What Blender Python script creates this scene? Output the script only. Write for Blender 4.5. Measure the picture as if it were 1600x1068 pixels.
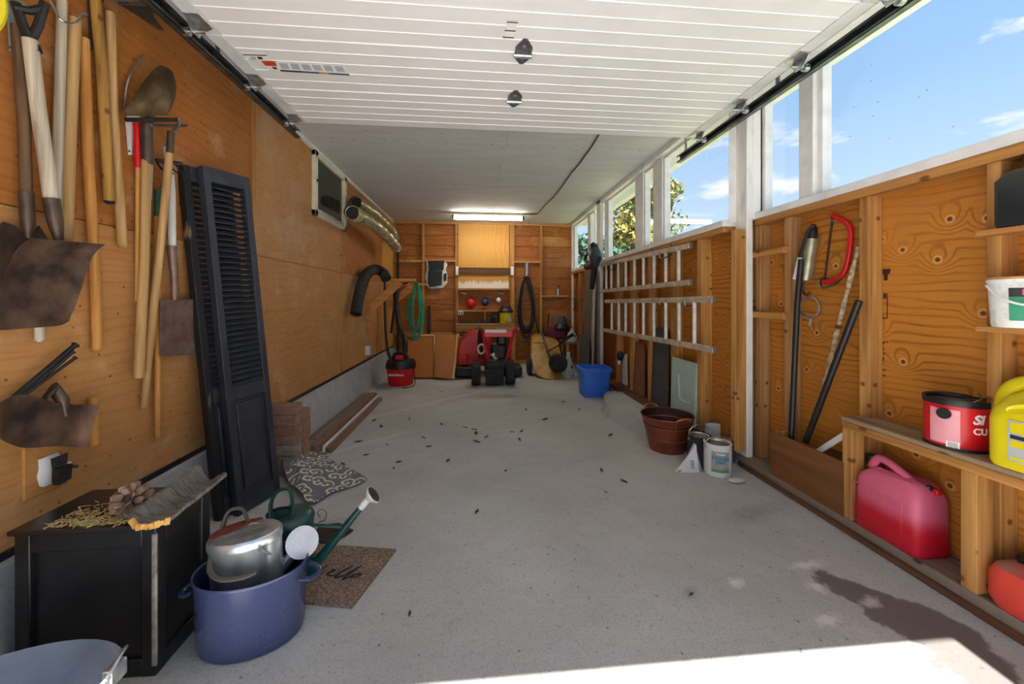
import bpy, bmesh, math, random
from mathutils import Vector, Matrix, noise as mnoise
random.seed(7)
for o in list(bpy.data.objects): bpy.data.objects.remove(o, do_unlink=True)
S = bpy.context.scene
C = S.collection
V = Vector
# ------------------------------------------------------------------ camera
FPX, HOR, VPX = 600.0, 469.0, 746.0          # focal length, horizon row and depth vanishing column of the 1600x1068 frame
CAMH = 1.12
YAW = math.atan((800-VPX)/FPX)
cd = bpy.data.cameras.new('camera'); cam = bpy.data.objects.new('camera', cd); C.objects.link(cam)
cd.sensor_width = 36; cd.sensor_fit = 'HORIZONTAL'; cd.lens = 36*FPX/1600
cd.shift_y = -(534-HOR)/1600
cd.clip_start = 0.02; cd.clip_end = 400
cam.location = (0, 0, CAMH); cam.rotation_euler = (math.pi/2, 0, -YAW)
S.camera = cam
# ------------------------------------------------------------------ sky
W = bpy.data.worlds.new('sky'); S.world = W; W.use_nodes = True
nt = W.node_tree; nt.nodes.clear()
def wn(t, **k):
    n = nt.nodes.new(t)
    for a, b in k.items(): setattr(n, a, b)
    return n
def lk(a, b): nt.links.new(a, b)
tc = wn('ShaderNodeTexCoord'); sp = wn('ShaderNodeSeparateXYZ'); lk(tc.outputs['Generated'], sp.inputs[0])
rp = wn('ShaderNodeValToRGB'); lk(sp.outputs['Z'], rp.inputs[0])
e = rp.color_ramp.elements
e[0].position = 0.0; e[0].color = (0.78, 0.88, 0.98, 1)
e[1].position = 0.75; e[1].color = (0.22, 0.43, 0.80, 1)
k = e.new(0.13); k.color = (0.62, 0.79, 0.96, 1)
k = e.new(0.40); k.color = (0.36, 0.58, 0.88, 1)
# small cumulus: noise on the dome, flattened towards the horizon
mp = wn('ShaderNodeMapping'); lk(tc.outputs['Generated'], mp.inputs[0]); mp.inputs['Scale'].default_value = (1.0, 1.0, 3.0); mp.inputs['Location'].default_value = (0.35, 0.1, 0.28)
no = wn('ShaderNodeTexNoise'); lk(mp.outputs[0], no.inputs['Vector']); no.inputs['Scale'].default_value = 5.2; no.inputs['Detail'].default_value = 7; no.inputs['Roughness'].default_value = 0.52
cr = wn('ShaderNodeValToRGB'); lk(no.outputs['Fac'], cr.inputs[0]); cr.color_ramp.elements[0].position = 0.575; cr.color_ramp.elements[1].position = 0.66
mx = wn('ShaderNodeMixRGB'); lk(cr.outputs['Color'], mx.inputs[0]); lk(rp.outputs['Color'], mx.inputs[1]); mx.inputs[2].default_value = (0.95, 0.97, 1.0, 1)
bg = wn('ShaderNodeBackground'); lk(mx.outputs[0], bg.inputs[0]); bg.inputs[1].default_value = 0.80
wo = wn('ShaderNodeOutputWorld'); lk(bg.outputs[0], wo.inputs[0])
# ------------------------------------------------------------------ sun (behind the camera, over the driveway)
sd = bpy.data.lights.new('sun', 'SUN'); sd.energy = 15.0; sd.angle = 0.009; sd.color = (1.0, 0.955, 0.89)
sun = bpy.data.objects.new('sun', sd); C.objects.link(sun)
sv = V((0.03, math.cos(math.radians(58.4)), -math.sin(math.radians(58.4))))
sun.rotation_euler = sv.to_track_quat('-Z', 'Y').to_euler(); sun.location = (0, -6, 12)
S.view_settings.view_transform = 'Standard'; S.view_settings.look = 'None'
S.view_settings.exposure = 0.55; S.view_settings.gamma = 1.0; S.view_settings.use_curve_mapping = False
# ------------------------------------------------------------------ room numbers
L = 1.474; B = 6.89; CEIL = 2.50; XM = 1.70; XN = 1.86; SILLM = 1.63; SILLN = 1.66; CURB = 0.323
# ------------------------------------------------------------------ pixel -> point on a real plane of the room
FW = V((math.sin(YAW), math.cos(YAW), 0)); RT = V((math.cos(YAW), -math.sin(YAW), 0)); CP = V((0, 0, CAMH))
def ray(u, v): return FW + RT*((u-800)/FPX) + V((0, 0, 1))*((HOR-v)/FPX)
def onX(u, v, X): d = ray(u, v); return CP + d*(X/d.x)
def onY(u, v, Y): d = ray(u, v); return CP + d*(Y/d.y)
def onZ(u, v, z=0.0): d = ray(u, v); return CP + d*((z-CAMH)/d.z)
def LW(u, v, o=0.0): return onX(u, v, -L+o)
def BW(u, v, o=0.0): return onY(u, v, B-o)
def atD(u, v, D): return CP + ray(u, v)*D
# ------------------------------------------------------------------ mesh builder
def frame(d):
    d = d.normalized(); a = V((0, 0, 1)) if abs(d.z) < 0.95 else V((1, 0, 0))
    x = d.cross(a).normalized(); return x, x.cross(d).normalized()
class MB:
    def __init__(s): s.v = []; s.f = []
    def add(s, vs, fs):
        n = len(s.v); s.v += [V(p) for p in vs]; s.f += [tuple(i+n for i in f) for f in fs]; return s
    def bx(s, x0, x1, y0, y1, z0, z1):
        x0, x1 = sorted((x0, x1)); y0, y1 = sorted((y0, y1)); z0, z1 = sorted((z0, z1))
        return s.add([(x0,y0,z0),(x1,y0,z0),(x1,y1,z0),(x0,y1,z0),(x0,y0,z1),(x1,y0,z1),(x1,y1,z1),(x0,y1,z1)],
                     [(3,2,1,0),(4,5,6,7),(0,1,5,4),(1,2,6,5),(2,3,7,6),(3,0,4,7)])
    def beam(s, p0, p1, w, h, up=(0,0,1)):
        p0 = V(p0); p1 = V(p1); d = (p1-p0).normalized(); up = V(up); x = d.cross(up)
        if x.length < 1e-4: x = d.cross(V((1,0,0)))
        x.normalize(); u = x.cross(d).normalized()
        q = [(-1,-1),(1,-1),(1,1),(-1,1)]
        return s.add([p + x*(a*w/2) + u*(b*h/2) for p in (p0,p1) for a,b in q],
                     [(0,1,2,3),(7,6,5,4),(0,4,5,1),(1,5,6,2),(2,6,7,3),(3,7,4,0)])
    def tube(s, pts, r, n=8, cap=True, closed=False, flat=1.0):
        pts = [V(p) for p in pts]; m = len(pts); rs = r if isinstance(r, (list, tuple)) else [r]*m
        ring = []; prev = None
        for i in range(m):
            a = pts[(i-1) % m] if (closed or i > 0) else pts[i]; b = pts[(i+1) % m] if (closed or i < m-1) else pts[i]
            d = (b-a).normalized()
            if prev is None: x, y = frame(d)
            else:
                x = prev - d*prev.dot(d); x = x.normalized() if x.length > 1e-6 else frame(d)[0]; y = x.cross(d).normalized()
            prev = x
            ring += [pts[i] + x*(math.cos(2*math.pi*k/n)*rs[i]) + y*(math.sin(2*math.pi*k/n)*rs[i]*flat) for k in range(n)]
        fs = []
        for i in range(m if closed else m-1):
            j = (i+1) % m
            fs += [(i*n+k, i*n+(k+1)%n, j*n+(k+1)%n, j*n+k) for k in range(n)]
        if cap and not closed: fs += [tuple(range(n))[::-1], tuple(range((m-1)*n, m*n))]
        return s.add(ring, fs)
    def lathe(s, c, prof, n=28, sx=1, sy=1, rot=0, M=None, caps=(1, 1)):
        c = V(c); vs = []
        for r, z in prof:
            for k in range(n):
                a = 2*math.pi*k/n; x = r*sx*math.cos(a); y = r*sy*math.sin(a)
                p = V((x*math.cos(rot)-y*math.sin(rot), x*math.sin(rot)+y*math.cos(rot), z))
                vs.append(c + (M @ p if M else p))
        m = len(prof); fs = [(i*n+k, i*n+(k+1)%n, (i+1)*n+(k+1)%n, (i+1)*n+k) for i in range(m-1) for k in range(n)]
        if caps[0] and prof[0][0] > 1e-5: fs.append(tuple(range(n))[::-1])
        if caps[1] and prof[-1][0] > 1e-5: fs.append(tuple(range((m-1)*n, m*n)))
        return s.add(vs, fs)
    def slab(s, pts, t):
        pts = [V(p) for p in pts]; t = V(t); n = len(pts)
        return s.add(pts + [p+t for p in pts], [tuple(range(n)), tuple(range(n, 2*n))[::-1]] + [(i, i+n, (i+1)%n+n, (i+1)%n) for i in range(n)])
    def grid(s, rows, t=None):
        m = len(rows); n = len(rows[0]); vs = [V(p) for r in rows for p in r]
        fs = [(i*n+j, i*n+j+1, (i+1)*n+j+1, (i+1)*n+j) for i in range(m-1) for j in range(n-1)]
        if t is None: return s.add(vs, fs)
        N = m*n; t = V(t); vs2 = vs + [p+t for p in vs]; f2 = fs + [tuple(a+N for a in f[::-1]) for f in fs]
        bd = [(0,j) for j in range(n)] + [(i,n-1) for i in range(1,m)] + [(m-1,j) for j in range(n-2,-1,-1)] + [(i,0) for i in range(m-2,0,-1)]
        ids = [i*n+j for i,j in bd]
        f2 += [(ids[i], ids[i]+N, ids[(i+1)%len(ids)]+N, ids[(i+1)%len(ids)]) for i in range(len(ids))]
        return s.add(vs2, f2)
    def dish(s, pts, nrm, bulge, t, rings=4):
        pts = [V(p) for p in pts]; nrm = V(nrm).normalized(); c = sum(pts, V())/len(pts); n = len(pts)
        lay = []
        for off in (0, t):
            vs = []
            for k in range(rings+1):
                f = 1-k/rings*0.96
                vs += [c+(p-c)*f + nrm*(bulge*(1-f*f)+off) for p in pts]
            lay.append(vs)
        M = n*(rings+1); fs = []
        for o in (0, M):
            for k in range(rings): fs += [(o+k*n+i, o+k*n+(i+1)%n, o+(k+1)*n+(i+1)%n, o+(k+1)*n+i) for i in range(n)]
            fs.append(tuple(o+rings*n+i for i in range(n)))
        fs += [(i, M+i, M+(i+1)%n, (i+1)%n) for i in range(n)]
        return s.add(lay[0]+lay[1], fs)
    def sph(s, c, r, n=16, sc=(1,1,1)):
        c = V(c); vs = []; h = n//2
        for i in range(1, h):
            for k in range(n):
                a = math.pi*i/h; b = 2*math.pi*k/n
                vs.append(c+V((r*sc[0]*math.sin(a)*math.cos(b), r*sc[1]*math.sin(a)*math.sin(b), r*sc[2]*math.cos(a))))
        fs = [(i*n+k, (i+1)*n+k, (i+1)*n+(k+1)%n, i*n+(k+1)%n) for i in range(h-2) for k in range(n)]
        b = len(vs); vs += [c+V((0,0,r*sc[2])), c-V((0,0,r*sc[2]))]
        fs += [(b, k, (k+1)%n) for k in range(n)] + [(b+1, (h-2)*n+(k+1)%n, (h-2)*n+k) for k in range(n)]
        return s.add(vs, fs)
    def xf(s, M): s.v = [M @ p for p in s.v]; return s
    def mesh(s, name, off):
        me = bpy.data.meshes.new(name); me.from_pydata([p-off for p in s.v], [], s.f); me.update()
        bm = bmesh.new(); bm.from_mesh(me); bmesh.ops.recalc_face_normals(bm, faces=bm.faces[:]); bm.to_mesh(me); bm.free()
        for p in me.polygons: p.use_smooth = True
        me.set_sharp_from_angle(angle=math.radians(38))
        return me
def Rz(a): return Matrix.Rotation(a, 4, 'Z')
def Rx(a): return Matrix.Rotation(a, 4, 'X')
def Ry(a): return Matrix.Rotation(a, 4, 'Y')
def Tr(x, y, z): return Matrix.Translation((x, y, z))
def base(vs):
    xs = [p.x for p in vs]; ys = [p.y for p in vs]; zs = [p.z for p in vs]
    return V(((min(xs)+max(xs))/2, (min(ys)+max(ys))/2, min(zs)))
def obj(name, mb, m, parent=None, ploc=None, bevel=0, kind=None, label=None):
    """one mesh object; ploc = the parent's world location (parents are never rotated)"""
    org = base(mb.v)
    o = bpy.data.objects.new(name, mb.mesh(name, org)); C.objects.link(o)
    if m: o.data.materials.append(m)
    if parent: o.parent = parent; o.location = org - ploc
    else: o.location = org
    if bevel:
        b = o.modifiers.new('bevel', 'BEVEL'); b.width = bevel; b.segments = 2; b.limit_method = 'ANGLE'; b.angle_limit = 0.7
    if kind: o['kind'] = kind
    if label: o['label'] = label
    return o
def one(name, mb, m, label, cat, group=None, bevel=0, kind=None):
    o = obj(name, mb, m, bevel=bevel, kind=kind); o['label'] = label; o['category'] = cat
    if group: o['group'] = group
    return o
def struct(name, mb, m, label=None, bevel=0):
    return obj(name, mb, m, bevel=bevel, kind='structure', label=label)
class T:
    """a thing: an Empty at its base with its parts (and their sub-parts) below it"""
    def __init__(s, name, label, cat=None, group=None, kind=None): s.n = name; s.l = label; s.c = cat; s.g = group; s.k = kind; s.parts = []
    def p(s, name, mb, m, parent=None, bevel=0, kind=None, label=None):
        s.parts.append((name, mb, m, parent, bevel, kind, label)); return len(s.parts)-1
    def done(s):
        r = bpy.data.objects.new(s.n, None); C.objects.link(r); r.empty_display_size = 0.05
        loc = base([v for q in s.parts for v in q[1].v]); r.location = loc
        if s.l: r['label'] = s.l
        if s.c: r['category'] = s.c
        if s.g: r['group'] = s.g
        if s.k: r['kind'] = s.k
        made = []; s.r = r
        for name, mb, m, par, bv, kd, lb in s.parts:
            if par is None: o = obj(name, mb, m, r, loc, bv, kd, lb)
            else: po, pl = made[par]; o = obj(name, mb, m, po, pl, bv, kd, lb)
            made.append((o, base(mb.v)))
        s.made = [a for a, b in made]
        return r
def mix(a, b, t): return a + (b-a)*t
def smooth_path(pts, k=6):
    pts = [V(p) for p in pts]; out = []
    for i in range(len(pts)-1):
        p0 = pts[max(i-1,0)]; p1 = pts[i]; p2 = pts[i+1]; p3 = pts[min(i+2,len(pts)-1)]
        for j in range(k):
            t = j/k
            out.append(0.5*((2*p1) + (p2-p0)*t + (2*p0-5*p1+4*p2-p3)*t*t + (3*p1-p0-3*p2+p3)*t**3))
    return out+[pts[-1]]
def text_mb(txt, size, M, depth=0.0006, shear=0.0, bold=0.0):
    cu = bpy.data.curves.new('t', 'FONT'); cu.body = txt; cu.size = size; cu.extrude = depth; cu.shear = shear; cu.offset = bold
    cu.align_x = 'CENTER'; cu.align_y = 'CENTER'; cu.resolution_u = 3
    o = bpy.data.objects.new('t', cu); C.objects.link(o)
    dg = bpy.context.evaluated_depsgraph_get(); me = bpy.data.meshes.new_from_object(o.evaluated_get(dg))
    mb = MB(); mb.add([M @ v.co for v in me.vertices], [tuple(p.vertices) for p in me.polygons])
    bpy.data.objects.remove(o, do_unlink=True); bpy.data.curves.remove(cu); bpy.data.meshes.remove(me)
    return mb
# ------------------------------------------------------------------ materials (all procedural)
def srgb(h):
    if isinstance(h, str): h = tuple(int(h[i:i+2], 16) for i in (0, 2, 4))
    return tuple((c/255/12.92 if c/255 <= 0.04045 else ((c/255+0.055)/1.055)**2.4) for c in h) + (1,)
class NT:
    def __init__(s, name):
        s.m = bpy.data.materials.new(name); s.m.use_nodes = True; s.t = s.m.node_tree; s.t.nodes.clear()
        s.out = s.n('ShaderNodeOutputMaterial'); s.b = s.n('ShaderNodeBsdfPrincipled'); s.l(s.b.outputs[0], s.out.inputs[0])
        s.tc = s.n('ShaderNodeTexCoord'); s.co = s.tc.outputs['Object']
    def n(s, t, **k):
        x = s.t.nodes.new(t)
        for a, b in k.items(): setattr(x, a, b)
        return x
    def l(s, a, b): s.t.links.new(a, b)
    def rnd(s):
        oi = s.n('ShaderNodeObjectInfo'); vm = s.n('ShaderNodeVectorMath', operation='SCALE'); cb = s.n('ShaderNodeCombineXYZ')
        m2 = s.math('MULTIPLY', oi.outputs['Random'], 7.3)
        for i, k in enumerate((1.0, 2.7, 4.1)): s.l(s.math('MULTIPLY', m2, k), cb.inputs[i])
        ad = s.n('ShaderNodeVectorMath', operation='ADD'); s.l(s.co, ad.inputs[0]); s.l(cb.outputs[0], ad.inputs[1]); s.co = ad.outputs[0]; return s
    def math(s, op, a, b=None, c=None):
        x = s.n('ShaderNodeMath', operation=op)
        for i, q in enumerate((a, b, c)):
            if q is None: continue
            if isinstance(q, (int, float)): x.inputs[i].default_value = q
            else: s.l(q, x.inputs[i])
        return x.outputs[0]
    def map(s, sc, loc=(0,0,0), co=None):
        x = s.n('ShaderNodeMapping'); s.l(co or s.co, x.inputs[0]); x.inputs['Scale'].default_value = sc; x.inputs['Location'].default_value = loc; return x.outputs[0]
    def noise(s, sc, det=5, ro=0.55, co=None, dist=0):
        x = s.n('ShaderNodeTexNoise'); s.l(co or s.co, x.inputs['Vector']); x.inputs['Scale'].default_value = sc
        x.inputs['Detail'].default_value = det; x.inputs['Roughness'].default_value = ro; x.inputs['Distortion'].default_value = dist; return x.outputs['Fac']
    def vor(s, sc, co=None, feat='F1'):
        x = s.n('ShaderNodeTexVoronoi', feature=feat); s.l(co or s.co, x.inputs['Vector']); x.inputs['Scale'].default_value = sc; return x
    def vor2(s, sc, axis='Z'):
        q = s.n('ShaderNodeSeparateXYZ'); s.l(s.co, q.inputs[0]); cb = s.n('ShaderNodeCombineXYZ')
        if axis == 'Y': s.l(s.math('MULTIPLY', q.outputs['Y'], 0.6), cb.inputs[0]); s.l(s.math('ADD', q.outputs['X'], q.outputs['Z']), cb.inputs[1])
        else: s.l(s.math('ADD', q.outputs['X'], q.outputs['Y']), cb.inputs[0]); s.l(q.outputs['Z'], cb.inputs[1])
        x = s.n('ShaderNodeTexVoronoi', voronoi_dimensions='2D'); s.l(cb.outputs[0], x.inputs['Vector']); x.inputs['Scale'].default_value = sc; return x
    def ramp(s, f, stops):
        x = s.n('ShaderNodeValToRGB'); s.l(f, x.inputs[0]); el = x.color_ramp.elements
        while len(el) < len(stops): el.new(0.5)
        for q, (p, c) in zip(el, stops): q.position = p; q.color = c if len(c) == 4 else tuple(c)+(1,)
        return x.outputs['Color']
    def sm(s, f, a, b):
        x = s.n('ShaderNodeMapRange', interpolation_type='SMOOTHSTEP'); s.l(f, x.inputs[0]); x.inputs[1].default_value = a; x.inputs[2].default_value = b; return x.outputs[0]
    def mixc(s, f, a, b, mode='MIX'):
        x = s.n('ShaderNodeMixRGB', blend_type=mode)
        for i, q in enumerate((f, a, b)):
            if isinstance(q, (int, float)): x.inputs[i].default_value = q
            elif isinstance(q, tuple): x.inputs[i].default_value = q
            else: s.l(q, x.inputs[i])
        return x.outputs[0]
    def col(s, c):
        if isinstance(c, tuple): s.b.inputs['Base Color'].default_value = c
        else: s.l(c, s.b.inputs['Base Color'])
        return s
    def pr(s, rough=0.6, metal=0.0, spec=0.5, coat=0.0):
        if isinstance(rough, (int, float)): s.b.inputs['Roughness'].default_value = rough
        else: s.l(rough, s.b.inputs['Roughness'])
        s.b.inputs['Metallic'].default_value = metal; s.b.inputs['Specular IOR Level'].default_value = spec; s.b.inputs['Coat Weight'].default_value = coat; return s
    def bump(s, f, st=0.3, d=0.01):
        x = s.n('ShaderNodeBump'); x.inputs['Strength'].default_value = st; x.inputs['Distance'].default_value = d; s.l(f, x.inputs['Height']); s.l(x.outputs[0], s.b.inputs['Normal']); return s
def mat(name, c, c2=None, ns=8, rough=0.6, metal=0.0, bump=0.0, lo=0.35, hi=0.7, sc=(1,1,1), spec=0.5, coat=0.0, rnd=False, det=5):
    x = NT(name)
    if rnd: x.rnd()
    if c2 is None: x.col(srgb(c))
    f = x.noise(ns, det, co=x.map(sc))
    if c2 is not None: x.col(x.ramp(f, [(lo, srgb(c)), (hi, srgb(c2))]))
    if bump: x.bump(x.noise(ns*4, 4, co=x.map(sc)), bump)
    return x.pr(rough, metal, spec, coat).m
def wood(name, c, c2, axis='Z', g=26, rough=0.7, knots=True, dark='5a3210'):
    x = NT(name).rnd(); st = {'X': (0.9, g, g), 'Y': (g, 0.9, g), 'Z': (g, g, 0.9)}[axis]
    s2 = {'X': (0.5, 3, 3), 'Y': (3, 0.5, 3), 'Z': (3, 3, 0.5)}[axis]
    f = x.noise(1.0, 6, 0.6, co=x.map(st), dist=0.4); big = x.noise(2.0, 4, 0.6, co=x.map(s2))
    col = x.ramp(f, [(0.30, srgb(c2)), (0.62, srgb(c))])
    col = x.mixc(x.sm(big, 0.45, 0.75), col, srgb(c2), 'MULTIPLY') if False else x.mixc(x.math('MULTIPLY', x.sm(big, 0.5, 0.8), 0.55), col, srgb(c2))
    if knots:
        vo = x.vor2(5.0, axis)
        kn = x.sm(vo.outputs['Distance'], 0.08, 0.03); col = x.mixc(x.math('MULTIPLY', kn, 0.8), col, srgb(dark))
    return x.col(col).pr(rough, 0, 0.35).bump(f, 0.25, 0.004).m
def ply(name, c, c2, lines='Z', dens=26, plug=True, dirt=None, dark='5b2c0c', freq=1.0, contrast=0.85, rough=0.62, speck=False, rim=True):
    """rotary-cut plywood: wandering contour grain, oval knots with a light rim, fine fibre"""
    x = NT(name).rnd()
    a = {'Z': (0.55*freq, 0.55*freq, 1.9*freq), 'Y': (1.9*freq, 0.55*freq, 0.55*freq), 'X': (1.9*freq, 0.55*freq, 0.55*freq)}[lines]
    f = x.noise(1.25, 3, 0.5, co=x.map(a), dist=0.3)
    sx_ = x.n('ShaderNodeSeparateXYZ'); x.l(x.co, sx_.inputs[0]); lin = {'Z': sx_.outputs['Z'], 'Y': x.math('ADD', sx_.outputs['X'], sx_.outputs['Y']), 'X': sx_.outputs['X']}[lines]
    ph = x.math('ADD', x.math('MULTIPLY', lin, dens*0.62*freq), x.math('MULTIPLY', f, dens*0.20))
    kd = x.vor2(4.0).outputs['Distance']
    if plug: ph = x.math('ADD', ph, x.math('MULTIPLY', x.sm(kd, 0.34, 0.02), 2.2))
    w = x.math('SINE', x.math('MULTIPLY', ph, 6.283))
    band = x.math('MULTIPLY', x.sm(w, 0.25, 1.0), x.math('ADD', 0.35, x.math('MULTIPLY', x.sm(x.noise(2.3, 3), 0.35, 0.62), 0.65)))
    fine = x.noise(1.0, 5, 0.6, co=x.map({'Z': (6,6,90), 'Y': (90,90,6), 'X': (90,90,6)}[lines]))
    big = x.noise(1.6, 5, 0.62)
    col = x.mixc(x.math('MULTIPLY', band, contrast*0.62), srgb(c), srgb(c2))
    col = x.mixc(x.math('MULTIPLY', x.sm(fine, 0.5, 0.75), 0.35), col, srgb(c2))
    if dirt: col = x.mixc(x.math('MULTIPLY', x.sm(big, 0.48, 0.72), 0.75), col, srgb(dirt))
    if speck:
        sd_ = x.vor2(8.0).outputs['Distance']; col = x.mixc(x.math('MULTIPLY', x.sm(sd_, 0.05, 0.03), 0.7), col, srgb(dark))
        wn_ = x.noise(5.0, 6, 0.7); col = x.mixc(x.math('MULTIPLY', x.sm(wn_, 0.52, 0.75), 0.45), col, srgb('d9b88c')); col = x.mixc(x.math('MULTIPLY', x.sm(wn_, 0.45, 0.28), 0.4), col, srgb('8a5a34'))
    if plug:
        d = kd
        col = x.mixc(x.math('MULTIPLY', x.sm(d, 0.085, 0.06), 0.6 if rim else 0.0), col, srgb('e0b070'))
        col = x.mixc(x.math('MULTIPLY', x.sm(d, 0.05, 0.028), 0.9), col, srgb(dark))
    return x.col(col).pr(rough, 0, 0.35).bump(fine, 0.12, 0.003).m
# ------------------------------------------------------------------ material library
m_plyL = ply('left_plywood', 'c08a52', '96602c', 'Z', 34, False, 'c2a07c', contrast=0.42, speck=True)
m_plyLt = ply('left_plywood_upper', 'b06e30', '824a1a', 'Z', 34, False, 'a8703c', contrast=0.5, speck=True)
m_plyR = ply('right_plywood', 'c4802f', '844612', 'Z', 46, True, 'bf8040', contrast=1.0)
m_plyRd = ply('shaded_right_plywood', 'b0662a', '7d3d10', 'Y', 30, False, 'a45a1e', contrast=0.7)  # darker right plywood: shade of the inner bays put into its colour
m_plyB = ply('pale_fir_plywood', 'd7a04e', 'a86a22', 'Y', 24, False, 'caa05a', contrast=0.5)
m_board = ply('shiplap_board', 'ae6a2e', '66320f', 'Z', 22, True, 'd09a58', freq=1.4, contrast=1.0, rim=False)
m_studZ = wood('stud_lumber', 'cf9a58', '8e5a26', 'Z')
m_studY = wood('plate_lumber_y', 'c48c4c', '825020', 'Y')
m_studX = wood('plate_lumber_x', 'cf9c62', '966434', 'X')
m_studO = wood('old_stud_lumber', 'bf9060', '8a5c34', 'Z', dark='4a2a14')
m_sillw = wood('weathered_sill', '8d7f72', '6a4c34', 'Y', dark='3a2a1e')
m_brownY = wood('brown_timber', '7d563c', '54341f', 'Y', dark='2e1c10')
m_greyY = wood('grey_timber', '8a8078', '6a5d52', 'Y', dark='3a322c')
m_white = mat('white_paint', 'eeeeee', 'd9d9d8', 9, 0.5, lo=0.4, hi=0.75)
m_whiteold = mat('worn_white_paint', 'f0eeea', 'c9c6c2', 14, 0.55, lo=0.5, hi=0.85, sc=(1,1,0.3), bump=0.15)
m_ceil = mat('ceiling_paint', 'd6dade', 'c8ccd0', 3, 0.75, lo=0.35, hi=0.7, sc=(0.5,3,1), bump=0.03)
m_door = mat('door_enamel', 'f0f0f1', 'eaeaeb', 4, 0.45)
m_galv = mat('galvanised_steel', 'd2d6d8', '9da3a6', 30, 0.32, 0.9, lo=0.35, hi=0.65)
m_galvd = mat('dark_steel_channel', '7d8484', '4b5152', 12, 0.35, 0.85)
m_black = mat('black_plastic', '17181a', '232427', 12, 0.42)
m_blackm = mat('black_metal', '1c1d1f', '3a3430', 20, 0.45, 0.4)
m_rubber = mat('black_rubber', '202124', '2f2f31', 16, 0.75)
m_red = mat('red_paint', 'e0161f', 'cc1018', 6, 0.35, spec=0.5)
m_redp = mat('red_plastic', 'e01a28', 'cc101c', 5, 0.4)
m_wire = mat('steel_wire', 'cfcfcc', '9b9b98', 20, 0.3, 0.9)
m_curb = None
def concrete(name, base_c, dark_c, floor=False):
    x = NT(name); geo = x.n('ShaderNodeNewGeometry'); P = geo.outputs['Position']
    b1 = x.noise(0.9, 6, 0.6, co=P); b2 = x.noise(7, 6, 0.65, co=P); fi = x.noise(120, 3, 0.7, co=P); fm = x.noise(38, 4, 0.65, co=P)
    col = x.ramp(b1, [(0.32, srgb(dark_c)), (0.66, srgb(base_c))])
    col = x.mixc(x.math('MULTIPLY', x.sm(b2, 0.42, 0.72), 0.35), col, srgb(dark_c))
    col = x.mixc(x.math('MULTIPLY', x.sm(fi, 0.48, 0.72), 0.55), col, srgb('7f7b76'))
    col = x.mixc(x.math('MULTIPLY', x.sm(fm, 0.54, 0.72), 0.40), col, srgb('8a8680'))
    sp = x.vor(16, co=P).outputs['Distance']; col = x.mixc(x.math('MULTIPLY', x.sm(sp, 0.10, 0.04), 0.65), col, srgb('4f4b47'))
    rough = x.ramp(b2, [(0, (0.75,)*3), (1, (0.9,)*3)])
    if floor:
        wob = x.noise(4.5, 6, 0.62, co=P)
        wob2 = x.noise(26, 5, 0.65, co=P)
        def blob(c, ax, sx, sy, soft=0.12, wobble=1.3, wb=None):
            s1 = x.n('ShaderNodeVectorMath', operation='SUBTRACT'); x.l(P, s1.inputs[0]); s1.inputs[1].default_value = (c[0], c[1], 0)
            mp = x.n('ShaderNodeMapping', vector_type='TEXTURE'); x.l(s1.outputs[0], mp.inputs[0]); mp.inputs['Rotation'].default_value = (0, 0, ax); mp.inputs['Scale'].default_value = (sx, sy, 1)
            ln = x.n('ShaderNodeVectorMath', operation='LENGTH'); x.l(mp.outputs[0], ln.inputs[0])
            d = x.math('ADD', ln.outputs['Value'], x.math('MULTIPLY', x.math('SUBTRACT', wb or wob, 0.5), wobble*2))
            return x.sm(d, 1.0+soft, 1.0-soft)
        a = onZ(1285, 905); b = onZ(1400, 945); c = onZ(1500, 1020); d = onZ(1565, 1075)
        pu = None
        for p, q, s1, s2 in ((a, b, 1.0, 0.07), (b, c, 1.0, 0.12), (c, d, 1.2, 0.12)):
            mid = (p+q)/2; dv = q-p; m = blob((mid.x, mid.y), math.atan2(dv.y, dv.x), dv.length*0.62*s1, s2)
            pu = m if pu is None else x.math('MAXIMUM', pu, m)
        col = x.mixc(x.math('MULTIPLY', pu, 0.82), col, srgb('5a5350'))
        wh = None
        for (u, v, r1, r2) in ((1262, 882, 0.06, 0.02), (1295, 968, 0.045, 0.018), (1275, 915, 0.03, 0.025), (1150, 910, 0.03, 0.02), (1360, 940, 0.03, 0.02)):
            p = onZ(u, v); m = blob((p.x, p.y), 0.2, r1, r2, 0.8, 2.0, wob2); wh = m if wh is None else x.math('MAXIMUM', wh, m)
        col = x.mixc(x.math('MULTIPLY', wh, 0.6), col, srgb('e8e6e4'))
        dk = None
        for (u, v, r1, r2) in ((1080, 925, 0.03, 0.02), (1180, 800, 0.16, 0.05), (470, 830, 0.2, 0.06), (320, 1000, 0.12, 0.08), (700, 560, 0.5, 0.1)):
            p = onZ(u, v); m = blob((p.x, p.y), 0.3, r1, r2, 0.9, 1.6, wob2); dk = m if dk is None else x.math('MAXIMUM', dk, m)
        col = x.mixc(x.math('MULTIPLY', dk, 0.35), col, srgb('6a6662'))
        # pale worn track of old paint across the middle
        tr = None
        for (u, v, r1, r2) in ((630, 640, 0.5, 0.03), (720, 618, 0.6, 0.03), (580, 690, 0.3, 0.03)):
            p = onZ(u, v); m = blob((p.x, p.y), 0.7, r1, r2, 0.6, 0.5); tr = m if tr is None else x.math('MAXIMUM', tr, m)
        col = x.mixc(x.math('MULTIPLY', tr, 0.4), col, srgb('d8d6d3'))
        rough = x.mixc(pu, rough, (0.55, 0.55, 0.55, 1))
    x.col(col); x.l(rough, x.b.inputs['Roughness']); x.b.inputs['Specular IOR Level'].default_value = 0.3
    return x.bump(fm, 0.25, 0.004).m
m_floor = concrete('floor_concrete', 'c9cac9', 'abacab', True)
m_curb = concrete('curb_concrete', 'c3c4c6', '929395')
m_drive = concrete('driveway_concrete', 'cfccc6', 'b5b1ab')
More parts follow.
